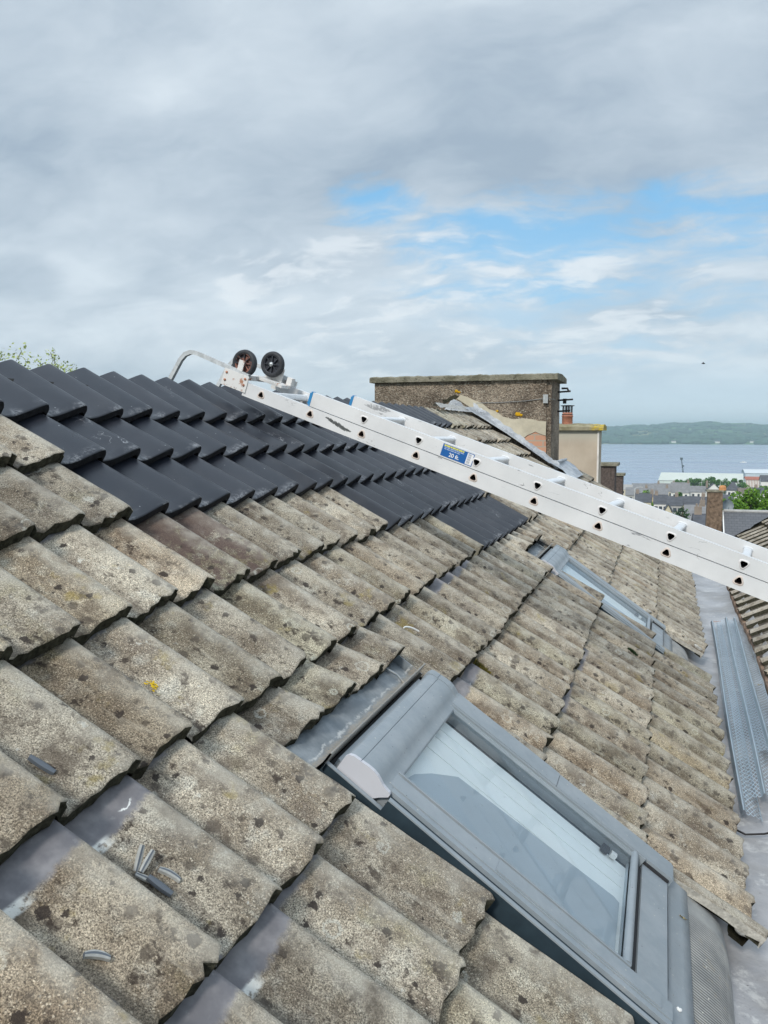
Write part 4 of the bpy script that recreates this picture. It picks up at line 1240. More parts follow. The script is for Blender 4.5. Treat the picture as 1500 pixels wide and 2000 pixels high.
# ================================================================ NEIGHBOURING ROOF on the right
nb = thing('terraced_house', (4.5, 5.0, -8.0), 'neighbouring house with dark grey weathered tiled roof rising on the right of the valley gutter', 'house')
AL = R(33)
cA, sA = math.cos(AL), math.sin(AL)
def RN(p):                                    # q up-slope measured from its eave, y, h
    q, y, h = p
    return Vector((1.985 + (2.6 - q) * cA * 1.0 - h * sA, y, -1.195 + (2.6 - q) * sA + h * cA))
tm = MB()
nrow = [2.6, 2.26, 1.92, 1.58, 1.24, 0.9, 0.56, 0.22, -0.1]
for r in range(8):
    for i in range(1, 36):
        ya = 2.55 + 0.29 * i
        if ya + 0.29 > 12.4: continue
        tile(tm, nrow[r + 1], nrow[r], ya + 0.29, ya, rng.random(), False, 0, r < 2 and ya < 9, 0, tf=RN)
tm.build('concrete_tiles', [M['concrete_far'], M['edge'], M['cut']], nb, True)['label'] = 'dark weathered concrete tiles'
dk = MB(); dk.box((-0.2, 2.6, -0.13), (2.56, 12.3, -0.10), 0, RN)
rx = RN((-0.1, 0, 0)).x
dk.box((-0.2, 2.6, -0.13), (2.56, 12.3, -0.10), 0, lambda p: (lambda b: Vector((2 * rx + 0.1 - b.x, b.y, b.z)))(RN(p)))
dk.build('roof_deck', M['deck'], nb)
fb = MB()
rows = []
r_ = random.Random(8)
for k in range(60):
    y = 2.7 + 0.163 * k; j = 0.006 * math.sin(2.1 * y) + r_.gauss(0, 0.003)
    rows.append([Vector((2.000 + j, y, -1.315)), Vector((1.992 + j, y, -1.26)), Vector((1.996 + j, y, -1.240)), Vector((2.03 + j, y, -1.232)), Vector((2.06, y, -1.24))])
fb.grid(rows, 0, False, flip=True)
fb.build('fascia', M['wood'], nb)['label'] = 'weathered brown timber edge along the gutter'
vg = MB(); r_ = random.Random(2); rows = []
for k in range(40):
    q = -0.08 + 2.62 * k / 39; j = r_.gauss(0, 0.008)
    rows.append([RN((q, 12.30, -0.05 + j * .5)), RN((q, 12.34 + j, -0.055 + j * .5)), RN((q, 12.35 + j, -0.10)), RN((q, 12.30, -0.11))])
vg.grid(rows, 0, False)
vg.build('verge_mortar', M['edge'], nb)
wl = MB()
wl.box((2.10, 2.7, -8.0), (2.25, 12.2, -1.40)); wl.box((2.26, 12.0, -8.0), (6.4, 12.2, -1.45)); wl.box((2.26, 2.7, -8.0), (6.4, 2.9, -1.45)); wl.box((6.41, 2.7, -8), (6.6, 12.2, -1.45))
for y in (2.7, 12.0):
    v = [Vector((2.3, y, -1.449)), Vector((6.35, y, -1.449)), Vector((rx + 0.05, y, 0.10))]
    wl.add([*v, *[p + Vector((0, 0.2, 0)) for p in v]], [(0, 1, 2), (5, 4, 3), (0, 3, 4, 1), (1, 4, 5, 2), (2, 5, 3, 0)])
wl.build('wall', M['render'], nb)

# ================================================================ HOUSES JUST BEYOND
cr = thing('terraced_house', (0.0, 14.6, -8.0), 'house beyond the long chimney with cream rendered stack and terracotta pot', 'house')
bd = MB(); bd.box((-3.6, 12.6, -8), (0.40, 17.0, -2.2)); bd.build('wall', M['render'], cr)
rfm = MB()
rfm.add([(-3.8, 12.4, -2.19), (0.5, 12.4, -2.19), (0.5, 17.2, -2.19), (-3.8, 17.2, -2.19), (-3.8, 14.8, -0.9), (0.5, 14.8, -0.9)], [(0, 1, 5, 4), (2, 3, 4, 5), (0, 4, 3), (1, 2, 5)])
rfm.build('roof', simple('slate_near', (0.10, 0.10, 0.11), 0.7, 0, 0.3, 8), cr)
st = MB(); st.box((-0.95, 14.0, -1.6), (0.355, 14.66, 0.345))
so = st.build('chimney', M['cream'], cr); so['label'] = 'cream rendered chimney stack'
e_ = MB(); e_.box((0.335, 13.988, -1.5), (0.362, 13.9995, 0.344)); sub(e_, 'corner_bead', M['cream_edge'], so)
cp = MB()
rows = []
r_ = random.Random(6)
for k in range(25):
    x = -1.0 + 1.43 * k / 24; j = r_.gauss(0, 0.004); dr = -0.022 * max(0, (k - 17) / 7) ** 2
    rows.append([Vector((x, 13.93, 0.346)), Vector((x, 13.93 + j, 0.405 + j + dr)), Vector((x, 13.98, 0.438 + j + dr)), Vector((x, 14.3, 0.46 + j + dr)), Vector((x, 14.72, 0.41)), Vector((x, 14.72, 0.346)), Vector((x, 13.93, 0.346))])
cp.grid(rows, 0, False); cp.add(rows[-1][:6], [tuple(range(6))], 0); cp.add(rows[0][:6], [tuple(range(6))[::-1]], 0)
sub(cp, 'coping', M['coping_lichen'], so)
pt_ = MB()
pf = lambda p: Vector((-0.165 + p.x, 14.25 + p.y, p.z))
pt_.lathe([(0.085, 0.44), (0.085, 0.565), (0.092, 0.568), (0.092, 0.585), (0.083, 0.59), (0.080, 0.635), (0.066, 0.637), (0.066, 0.55)], 20, 0, pf)
po = sub(pt_, 'chimney_pot', M['terracotta'], so)
cw = MB()
for k in range(4):
    a = 2 * math.pi * k / 4 + 0.4
    cw.box((0.066, -0.012, 0.58), (0.078, 0.012, 0.74), 0, lambda p, a=a: pf(Matrix.Rotation(a, 3, 'Z') @ p))
for k in range(22):
    a = 2 * math.pi * k / 22
    cw.tube([pf(Vector((0.079 * math.cos(a), 0.079 * math.sin(a), 0.63))), pf(Vector((0.079 * math.cos(a), 0.079 * math.sin(a), 0.74)))], 0.0022, 4)
cw.lathe([(0.095, 0.737), (0.112, 0.742), (0.112, 0.75), (0.0, 0.757)], 20, 0, pf)
cw.lathe([(0.088, 0.60), (0.09, 0.605), (0.088, 0.61)], 20, 0, pf)
sub(cw, 'cowl', M['soot'], so)

dk_ = thing('terraced_house', (0.0, 19.5, -9.5), 'house with small dark roughcast chimney peeping out right of the cream stack', 'house')
bd = MB(); bd.box((-5, 18.3, -9.5), (0.45, 22.5, -2.6)); bd.build('wall', M['render'], dk_)
rfm = MB(); rfm.add([(-5.2, 18.1, -2.59), (0.5, 18.1, -2.59), (0.5, 22.7, -2.59), (-5.2, 22.7, -2.59), (-5.2, 20.4, -1.5), (0.5, 20.4, -1.5)], [(0, 1, 5, 4), (2, 3, 4, 5), (0, 4, 3), (1, 2, 5)])
rfm.build('roof', simple('slate_near2', (0.09, 0.09, 0.10), 0.7, 0, 0.3, 8), dk_)
st = MB(); st.box((-0.25, 18.0, -2.6), (0.40, 18.7, -0.36)); so = st.build('chimney', M['dark_pebble'], dk_)
cp = MB(); cp.box((-0.30, 17.95, -0.359), (0.465, 18.75, -0.30)); sub(cp, 'coping', M['coping'], so)
st = MB(); st.box((0.10, 20.0, -2.6), (0.47, 20.5, -0.65)); so = st.build('chimney', M['dark_pebble'], dk_)
cp = MB(); cp.box((0.06, 19.96, -0.649), (0.51, 20.54, -0.60)); sub(cp, 'coping', M['coping'], so)

# slate house with the tall brown chimney
YS = 40.0
p0, p1 = P(1382, 958, YS), P(1410, 1030, YS)
sl = thing('slate_house', (p1.x + 3, YS + 2, -12.5), 'slate roofed house beyond the ladder with tall brown roughcast chimney and satellite dish', 'house')
rid = P(1410, 998, YS + 0.3).z
g = material('slates', 0.6, 0, 0.4)
bt = g.new('ShaderNodeTexBrick'); g.link(g.map(g.obj, (1, 1, 1)), bt.inputs['Vector'])
bt.inputs['Color1'].default_value = (0.105, 0.11, 0.122, 1); bt.inputs['Color2'].default_value = (0.125, 0.13, 0.142, 1); bt.inputs['Mortar'].default_value = (0.075, 0.077, 0.085, 1)
bt.inputs['Scale'].default_value = 1.0; bt.inputs['Brick Width'].default_value = 0.22; bt.inputs['Row Height'].default_value = 0.13; bt.inputs['Mortar Size'].default_value = 0.01
g.col(bt.outputs[0]); M['slates'] = g
xa, xb = p1.x + 0.06, p1.x + 8
rm_ = MB(); rm_.add([(xa, YS - 4, rid - 3.2), (xb, YS - 4, rid - 3.2), (xb, YS + 0.3, rid), (xa, YS + 0.3, rid), (xb, YS + 4.6, rid - 3.2), (xa, YS + 4.6, rid - 3.2)], [(0, 1, 2, 3), (3, 2, 4, 5)])
rm_.build('roof', M['slates'], sl)
rg = MB(); rg.tube([(xa, YS + 0.3, rid + 0.01), (xb, YS + 0.3, rid + 0.01)], 0.075, 8); rg.build('ridge_tiles', simple('ridge_grey', (0.40, 0.40, 0.39), 0.8), sl)
bd = MB(); bd.box((xa + 0.15, YS - 3.7, -12.5), (xb - 0.15, YS + 4.3, rid - 3.25)); bd.build('wall', M['white_paint'], sl)
vg = MB()
vg.add([(xa - 0.05, YS - 4, rid - 3.32), (xa - 0.05, YS - 4, rid - 3.17), (xa - 0.05, YS + 0.3, rid + 0.03), (xa - 0.05, YS + 0.3, rid - 0.12), (xa - 0.002, YS - 4, rid - 3.32), (xa - 0.002, YS - 4, rid - 3.17), (xa - 0.002, YS + 0.3, rid + 0.03), (xa - 0.002, YS + 0.3, rid - 0.12)], [(0, 1, 2, 3), (7, 6, 5, 4), (1, 5, 6, 2), (0, 3, 7, 4), (0, 4, 5, 1)])
vg.build('verge_board', M['white_paint'], sl)
st = MB()
r_ = random.Random(9)
rows = []
for k in range(14):
    z = -7.5 + (p0.z - 0.05 + 7.5) * k / 13
    j = r_.gauss(0, 0.012)
    x0, x1, y0_, y1_ = p0.x + j, p1.x - 0.02 + r_.gauss(0, 0.01), YS - 0.25, YS + 0.55
    rows.append([Vector((x0, y0_, z)), Vector((x1, y0_, z)), Vector((x1, y1_, z)), Vector((x0, y1_, z)), Vector((x0, y0_, z))])
st.grid(rows, 0, False); st.add(rows[-1][:4], [(0, 1, 2, 3)])
so = st.build('chimney', M['brown_pebble'], sl); so['label'] = 'tall brown roughcast chimney stack'
cp = MB()
cp.box((p0.x - 0.05, YS - 0.3, p0.z - 0.049), (p1.x + 0.03, YS + 0.6, p0.z + 0.02))
sub(cp, 'coping', M['coping'], so)
ct = MB()
ct.lathe([(0.16, 0.0), (0.15, 0.12), (0.12, 0.2), (0.0, 0.22)], 12, 0, lambda p: Vector((0.55 * (p0.x + p1.x) - 0.05 + p.x, YS + 0.15 + p.y, p0.z + 0.015 + p.z)))
sub(ct, 'chimney_pot', simple('rusty_pot', (0.50, 0.24, 0.10), 0.9, 0, 0.3, 5), so)
ds = MB()
dc = P(1421, 988, YS + 0.9)
dirv = Vector((0.15, -0.95, 0.25)).normalized(); du = dirv.cross(Vector((0, 0, 1))).normalized(); dv_ = du.cross(dirv)
ds.lathe([(0.0, 0.0), (0.08, 0.006), (0.16, 0.024), (0.23, 0.05), (0.255, 0.062)], 24, 0, lambda p: dc + du * p.x + dv_ * p.y * 1.05 + dirv * p.z)
ds.tube([dc - dirv * 0.01, dc - dirv * 0.12, Vector((dc.x, dc.y + 0.1, rid - 0.1))], 0.02, 6)
ds.tube([dc - dv_ * 0.25, dc + dirv * 0.28 - dv_ * 0.1], 0.01, 5)
ds.build('satellite_dish', simple('dish_grey', (0.17, 0.21, 0.235), 0.5), sl)

# ================================================================ BEADS lying in the valley
def bead(name, x0, y0, z0, x1, y1, z1, wl_, wr_, label, ang=0.35, dark=False):
    a, b = Vector((x0, y0, z0)), Vector((x1, y1, z1))
    t_ = (b - a); L = t_.length; t_.normalize()
    sd_ = t_.cross(Vector((0, 0, 1))).normalized()          # to the right when looking along +Y
    up_ = sd_.cross(t_)
    o = bpy.data.objects.new(name, None); COL.objects.link(o); o.location = a; WORLD[o.name] = a.copy()
    tag(o, label, 'plaster bead', 'galvanised mesh beads in the valley gutter')
    n = 24
    mb = MB()
    pr = [(-0.012, -0.010), (-0.0075, -0.001), (-0.006, 0.004), (-0.0035, 0.0075), (0, 0.009), (0.0035, 0.0075), (0.006, 0.004), (0.0075, -0.001), (0.012, -0.010)]
    rows = []
    for k in range(n + 1):
        q = k / n
        c_ = a + (b - a) * q + up_ * (0.004 * math.sin(q * 5 + x0 * 50)) + sd_ * (0.003 * math.sin(q * 7 + x1 * 30))
        rows.append([c_ + sd_ * p + up_ * z for p, z in pr])
    mb.grid(rows, 0, True)
    mb.grid([[p - up_ * 0.0012 for p in r] for r in rows], 0, True, flip=True)
    put(mb.build('nose', M['galv']), o)
    for sg, wd in ((-1, wl_), (1, wr_)):
        if wd <= 0: continue
        mb = MB(); rows, attr = [], []
        m_ = 4
        for k in range(n + 1):
            q = k / n
            c_ = a + (b - a) * q + up_ * (0.004 * math.sin(q * 5 + x0 * 50)) + sd_ * (0.003 * math.sin(q * 7 + x1 * 30))
            r = []
            for j in range(m_ + 1):
                dd = 0.012 + wd * j / m_
                drop = -0.010 - ang * (dd - 0.012) + 0.006 * math.sin(q * 9 + j) * j / m_
                r.append(c_ + sd_ * sg * dd + up_ * drop)
                attr.append((q * L, dd, 0, 0))
            rows.append(r)
        mb.grid(rows, 0, True, attr, flip=(sg < 0))
        put(mb.build('mesh_wing', M['mesh'], None, True), o)
        eb = MB(); eb.tube([r[-1] for r in rows], 0.0022, 5); put(eb.build('edge_wire', M['galv']), o)
    return o
bead('mesh_bead', 1.702, 3.66, -1.245, 1.765, 7.45, -1.25, 0.0, 0.058, 'leftmost galvanised mesh bead, close along the tile ends', 0.25)
bead('mesh_bead', 1.800, 3.84, -1.240, 1.880, 7.60, -1.245, 0.060, 0.060, 'galvanised mesh bead in the middle of the valley gutter', 0.3)
bead('mesh_bead', 1.880, 4.40, -1.222, 1.945, 7.60, -1.235, 0.055, 0.06, 'rightmost galvanised mesh bead, against the brown timber edge', 0.3)

# ================================================================ SMALL THINGS ON THE TILES
def surf(row, s_, y):
    """height of the tile surface above the roof plane"""
    s0, s1 = ROWS[row - 1], ROWS[row]
    i = math.floor((y - Y0) / TW) + 1
    u = (y - (Y0 + TW * (i - 1))) / TW
    return -HC + HC * prof(u) - (1 - (s_ - s0) / (s1 - s0)) * STEP
def strip(name, row, s_, y, ang, L, wd, th, mat, label, curve=0.0, tilt=0.0, stripes=False, cat='debris', group=None):
    base = RF(s_, y, surf(row, s_, y) + 0.0055)
    L *= 1.25; wd *= 1.2; th *= 1.15
    eS, eY, eH = RF(1, 0, 0), Vector((0, 1, 0)), RF(0, 0, 1)
    ax = (eS * math.cos(ang) + eY * math.sin(ang)); sdv = eH.cross(ax)
    if tilt:
        q = Matrix.Rotation(tilt, 3, sdv); ax = q @ ax; hh = q @ eH
    else:
        hh = eH
    mb = MB()
    n = 8
    rows = []
    for k in range(n + 1):
        x = L * (k / n - 0.5); cz = curve * (1 - (2 * k / n - 1) ** 2)
        off = L * 0.5 * math.sin(abs(tilt))
        c_ = base + ax * x + sdv * cz + eH * off
        ww = wd * (0.65 + 0.35 * math.sin(math.pi * min(1, max(0, k / n)) * 0.9 + 0.15)) * 0.5
        rows.append([c_ - sdv * ww, c_ - sdv * ww + hh * th * 0.8, c_ - sdv * ww * 0.35 + hh * th, c_ + sdv * ww * 0.35 + hh * th, c_ + sdv * ww + hh * th * 0.8, c_ + sdv * ww, c_ - sdv * ww])
    mb.grid(rows, 0, False, flip=True)
    mb.add(rows[0][:6], [tuple(range(6))], 1 if stripes else 0); mb.add(rows[-1][:6], [tuple(range(6))[::-1]], 1 if stripes else 0)
    if stripes:
        for i, f in enumerate(mb.f[:n * 6]):
            if i % 6 == 2: mb.mi[i] = 1
    o = mb.build(name, [mat, M['plastic_grey'] if mat is M['plastic_striped'] else M['plastic_striped']])
    # origin at the base of the piece
    for v_ in o.data.vertices: v_.co -= base
    o.location = base
    tag(o, label, cat, group)
    return o
GF = 'broken grey strip pieces on the tiles'
strip('plastic_strip', 5, 0.437, 1.205, 0.25, 0.042, 0.011, 0.007, M['plastic_grey'], 'short grey plastic strip lying alone on the left concrete tiles', group=GF)
strip('plastic_strip', 6, 0.676, 1.204, 2.3, 0.034, 0.009, 0.005, M['plastic_striped'], 'pale ribbed sliver standing tilted, left one of the upright pair', tilt=-0.7, stripes=True, group=GF)
strip('plastic_strip', 6, 0.690, 1.210, 1.9, 0.032, 0.009, 0.005, M['plastic_striped'], 'pale ribbed sliver standing tilted, right one of the upright pair', tilt=-0.6, stripes=True, group=GF)
strip('plastic_strip', 6, 0.735, 1.196, 0.15, 0.040, 0.011, 0.007, M['plastic_grey'], 'dark grey plastic strip just below the upright slivers', group=GF)
strip('plastic_strip', 6, 0.708, 1.192, 0.45, 0.030, 0.009, 0.004, M['plastic_striped'], 'pale ribbed sliver lying flat at the foot of the upright pair', stripes=True, group=GF)
strip('plastic_strip', 6, 0.733, 1.222, 0.35, 0.033, 0.010, 0.006, M['plastic_striped'], 'pale curved ribbed sliver to the right of the dark grey strip', 0.004, stripes=True, group=GF)
strip('plastic_strip', 6, 0.752, 1.005, 0.75, 0.032, 0.010, 0.006, M['plastic_striped'], 'pale curved ribbed sliver on the tile near the lower left corner', 0.004, stripes=True, group=GF)
strip('plaster_sliver', 6, 0.655, 2.886, 1.0, 0.065, 0.006, 0.004, M['white_paint'], 'thin curved white sliver on the tiles above the near roof window', 0.012)
def lump(name, base, rad, mat, label, cat, seed, amp=0.3, xf=None):
    mb = MB(); r_ = random.Random(seed)
    mb.blob((0, 0, rad[2] * 0.6), rad, r_, 0, 10, 7, amp)
    o = mb.build(name, mat); o.location = base
    o.rotation_euler = (0, RP, 0)
    return tag(o, label, cat)
lump('pebble', RF(1.760, 1.987, -0.036), (0.006, 0.007, 0.005), M['white_paint'], 'small white pebble on the grey flashing below the near roof window', 'pebble', 1)
# crumpled leaf on the flashing
mb = MB(); r_ = random.Random(12)
mb.grid([[Vector((0.006 * i, 0.005 * j + 0.004 * math.sin(i), 0.003 + 0.003 * math.sin(2.2 * i + j))) for j in range(3)] for i in range(5)], 0, True)
o = mb.build('dry_leaf', simple('dry_leaf', (0.42, 0.33, 0.16), 0.8)); o.location = RF(1.775, 2.40, -0.031); o.rotation_euler = (0, RP, 0.9)
tag(o, 'small crumpled dry leaf on the flashing below the near roof window', 'leaf')
mb = MB(); mb.grid([[Vector((0.010 * (j - 1) * math.sin(math.pi * (i + 0.6) / 5.2), 0.016 * i, 0.004 * math.cos(i))) for j in range(3)] for i in range(5)], 0, True)
o = mb.build('dry_leaf', simple('brown_leaf', (0.34, 0.12, 0.04), 0.8)); o.location = (1.825, 7.30, -1.215); o.rotation_euler = (0, 0, 1.4)
tag(o, 'small brown leaf caught on the far ends of the mesh beads', 'leaf')
mb = MB(); mb.grid([[Vector((0.012 * (j - 1) * math.sin(math.pi * (i + 0.6) / 5.2), 0.010 * i, 0.006 * math.cos(i))) for j in range(3)] for i in range(5)], 0, True)
o = mb.build('dry_leaf', simple('yellow_leaf', (0.36, 0.25, 0.05), 0.8)); o.location = (1.945, 5.45, -1.205); o.rotation_euler = (0, 0, 0.4)
tag(o, 'small yellow leaf on the right mesh bead by the timber edge', 'leaf')
def tuft(name, cS, cY, row, n, spread, hgt, mats, label, cat, seed):
    r_ = random.Random(seed); mb = MB()
    base = RF(cS, cY, surf(row, cS, cY) + 0.004)
    eS, eY, eH = RF(1, 0, 0), Vector((0, 1, 0)), RF(0, 0, 1)
    for k in range(n):
        p = eS * r_.gauss(0, spread[0]) + eY * r_.gauss(0, spread[1])
        q = hgt * r_.uniform(0.4, 1.0)
        for _ in range(3):
            d_ = (eH + eS * r_.uniform(-0.9, 0.9) + eY * r_.uniform(-0.9, 0.9)).normalized()
            s_ = d_.cross(Vector((r_.uniform(-1, 1), r_.uniform(-1, 1), 0.3))).normalized() * 0.0022
            mb.add([p - s_, p + s_, p + d_ * q], [(0, 1, 2)], r_.randrange(len(mats)))
    o = mb.build(name, mats); o.location = base
    return tag(o, label, cat)
tuft('moss_tuft', 0.925, 3.075, 7, 260, (0.020, 0.009), 0.018, [M['moss'], simple('moss_dark', (0.07, 0.065, 0.012), 0.95)], 'yellow brown moss tuft under the tile edge right of the near roof window', 'moss', 3)
tuft('moss_tuft', 1.50, 4.70, 8, 110, (0.014, 0.008), 0.020, [simple('moss_green', (0.03, 0.06, 0.02), 0.95)], 'tiny dark green moss tuft on the tiles below the far roof window', 'moss', 6)
# flat lichen
mb = MB(); r_ = random.Random(17)
eS, eY, eH = RF(1, 0, 0), Vector((0, 1, 0)), RF(0, 0, 1)
for k in range(26):
    a = r_.uniform(0, 6.28); d_ = abs(r_.gauss(0.008, 0.004)); q = r_.uniform(0.0022, 0.0048)
    c_ = eS * d_ * math.cos(a) + eY * d_ * 1.3 * math.sin(a)
    ring_ = [c_ + eS * q * math.cos(b) * r_.uniform(0.6, 1.2) + eY * q * math.sin(b) * r_.uniform(0.6, 1.2) + eH * 0.0012 for b in [i * 1.0472 for i in range(6)]]
    mb.add([c_ + eH * 0.002] + ring_, [(0, i + 1, (i + 1) % 6 + 1) for i in range(6)], 0)
o = mb.build('lichen_patch', M['yellow_lichen']); o.location = RF(0.386, 1.617, surf(5, 0.386, 1.617) + 0.005)
tag(o, 'bright yellow lichen rosette on a concrete tile left of centre', 'lichen')

# ================================================================ LANDSCAPE
def gz(r):
    kn = [(0, -8), (20, -9.0), (60, -13), (150, -20), (300, -27), (500, -35), (650, -38.3), (676, -38.6), (690, -43), (760, -48), (12000, -60)]
    for (a, za), (b, zb) in zip(kn, kn[1:]):
        if r <= b:
            return za + (zb - za) * (r - a) / (b - a)
    return -60
rad = [0, 10, 20, 40, 60, 90, 120, 150, 200, 250, 300, 350, 400, 450, 500, 550, 600, 650, 676, 690, 720, 760, 1500, 4000, 12000]
gm = MB(); rows = []
for r in rad:
    row = []
    for k in range(97):
        a = 2 * math.pi * k / 96
        back = 0.5 - 0.5 * math.cos(a)          # 0 ahead, 1 behind
        z = gz(r) if back < 0.45 else gz(min(r, 250)) + (0 if r < 250 else 0.004 * (r - 250))
        row.append(Vector((r * math.sin(a) + CAM.x, r * math.cos(a), z)))
    rows.append(row)
gm.grid(rows, 0, False, flip=True)
g = material('town_ground', 0.95)
c = g.mix(g.ss(g.noise(g.obj, 0.02, 5, 0.6), 0.45, 0.55), (0.13, 0.13, 0.125), (0.055, 0.085, 0.03))
g.col(c)
o = gm.build('ground', g); o['kind'] = 'structure'
wm = MB(); n = 64
wm.add([Vector((14000 * math.sin(2 * math.pi * k / n), 14000 * math.cos(2 * math.pi * k / n), -40.0)) for k in range(n)], [tuple(range(n))[::-1]])
g = material('estuary_water', 0.22, 0, 0.5)
st_ = g.noise(g.map(g.obj, (0.002, 0.012, 1)), 1.0, 5, 0.6)
c = g.mix(g.ss(st_, 0.35, 0.65), (0.24, 0.29, 0.38), (0.33, 0.365, 0.44))
g.col(c)
wv = g.noise(g.map(g.obj, (0.25, 0.5, 1)), 1.0, 5, 0.65)
g.link(g.bump(wv, 0.6, 0.6), g.b.inputs['Normal'])
g.link(g.ss(g.noise(g.map(g.obj, (0.0015, 0.008, 1)), 1.0, 3, 0.5), 0.4, 0.62, 0.18, 0.4), g.b.inputs['Roughness'])
o = wm.build('water', g); o['kind'] = 'structure'

# far shore
hm = MB(); rows = []
def hill(azd, q):
    """q 0 at the shore .. 1 at the far edge"""
    pk = 62 + 13 * math.exp(-((azd - 2.2) / 2.4) ** 2) - 13 * math.exp(-((azd + 4.2) / 2.0) ** 2) + 5 * math.sin(azd * 0.9) * 0.4 + 4 * math.sin(azd * 2.7 + 1)
    kn = [(0, -42), (0.02, -37), (0.10, -24), (0.25, -2), (0.42, 0.45 * pk), (0.6, pk * 0.97), (0.72, pk), (1.0, pk * 0.5)]
    for (a, za), (b, zb) in zip(kn, kn[1:]):
        if q <= b:
            t_ = (q - a) / (b - a)
            return za + (zb - za) * t_
    return pk * 0.5
def hz(azd, q):
    return hill(azd, q) + (2 * math.sin(azd * 3.1 + q * 21) + 1.2 * math.sin(azd * 7.3 - q * 33)) * min(1, q * 4)
def hpos(azd, q):
    r = 3560 + 40 * math.sin(azd * 1.7) + 3400 * q
    return Vector((CAM.x + r * math.sin(R(azd)), r * math.cos(R(azd)), hz(azd, q)))
for qi in range(41):
    q = qi / 40
    rows.append([hpos(-50 + 0.5 * k, q) for k in range(201)])
hm.grid(rows, 0, True, flip=True)
g = material('far_fields', 0.95, 0, 0.1)
fv = g.voro(g.map(g.obj, (0.0045, 0.0022, 0.0)), 1.0, 'F1', 'Color')
fs = g.new('ShaderNodeSeparateColor'); g.link(fv, fs.inputs[0])
c = g.mix(fs.outputs[0], (0.05, 0.125, 0.035), (0.13, 0.23, 0.07))
c = g.mix(g.ss(fs.outputs[1], 0.75, 0.85), c, (0.24, 0.23, 0.11))
ed = g.voro(g.map(g.obj, (0.0045, 0.0022, 0.0)), 1.0, 'DISTANCE_TO_EDGE')
c = g.mix(g.ss(ed, 0.07, 0.03), c, (0.022, 0.045, 0.018))
c = g.mix(g.ss(g.noise(g.map(g.obj, (0.006, 0.003, 0)), 1.0, 5, 0.6), 0.52, 0.6), c, (0.028, 0.055, 0.022))
g.col(c)
o = hm.build('hills', g); o['kind'] = 'structure'
fw_ = MB(); r_ = random.Random(21)
leaf_far = simple('far_foliage', (0.036, 0.08, 0.045), 0.95, 0, 0.5, 0.02)
for k in range(1500):
    azd = r_.uniform(-8, 12)
    q = min(0.55, abs(r_.gauss(0, 0.06)) + 0.012) if k < 1000 else r_.uniform(0.03, 0.55)
    if k < 1000 and math.sin(azd * 5.1) + math.sin(azd * 13) < -0.9: continue
    if q < 0.12 and min(abs(azd - math.degrees(orient(x_))) for x_ in (1314, 1397, 1467)) < 0.45: continue
    p = hpos(azd, q); q2 = r_.uniform(8, 19)
    fw_.blob((p.x, p.y, p.z + q2 * 0.3), (q2 * r_.uniform(0.8, 2.0), q2, q2 * 0.55), r_, 0, 7, 5, 0.25)
o = fw_.build('far_woodland', leaf_far); o['kind'] = 'stuff'
o['label'] = 'distant woodland and hedgerows along the far shore'
farm = simple('farmhouse_white', (0.8, 0.78, 0.74), 0.8, 0, 0.02)
slate = simple('dark_slate', (0.075, 0.078, 0.09), 0.75, 0, 0.35, 0.9)
for n_, (px, q, lab) in enumerate([(1314, 0.03, 'tiny white farmhouse on the far shore, left one beside the water'), (1397, 0.03, 'tiny pinkish white farmhouse on the far shore, middle one beside the water'), (1467, 0.035, 'tiny white farmhouse on the far shore, right one beside the water')]):
    azd = math.degrees(orient(px)); p = hpos(azd, q)
    mb = MB(); w_ = (9, 13, 9)[n_]
    mb.box((-w_, -5, -3), (w_, 5, 7))
    h_ = thing('farmhouse', p, lab, 'farmhouse', 'farmhouses on the far shore', world=False)
    put(mb.build('wall', farm), h_)
    mb = MB(); mb.add([(-w_ - 1, -6, 7.01), (w_ + 1, -6, 7.01), (w_ + 1, 6, 7.01), (-w_ - 1, 6, 7.01), (-w_ - 1, 0, 11), (w_ + 1, 0, 11)], [(0, 1, 5, 4), (2, 3, 4, 5), (0, 4, 3), (1, 2, 5)]); put(mb.build('roof', slate), h_)

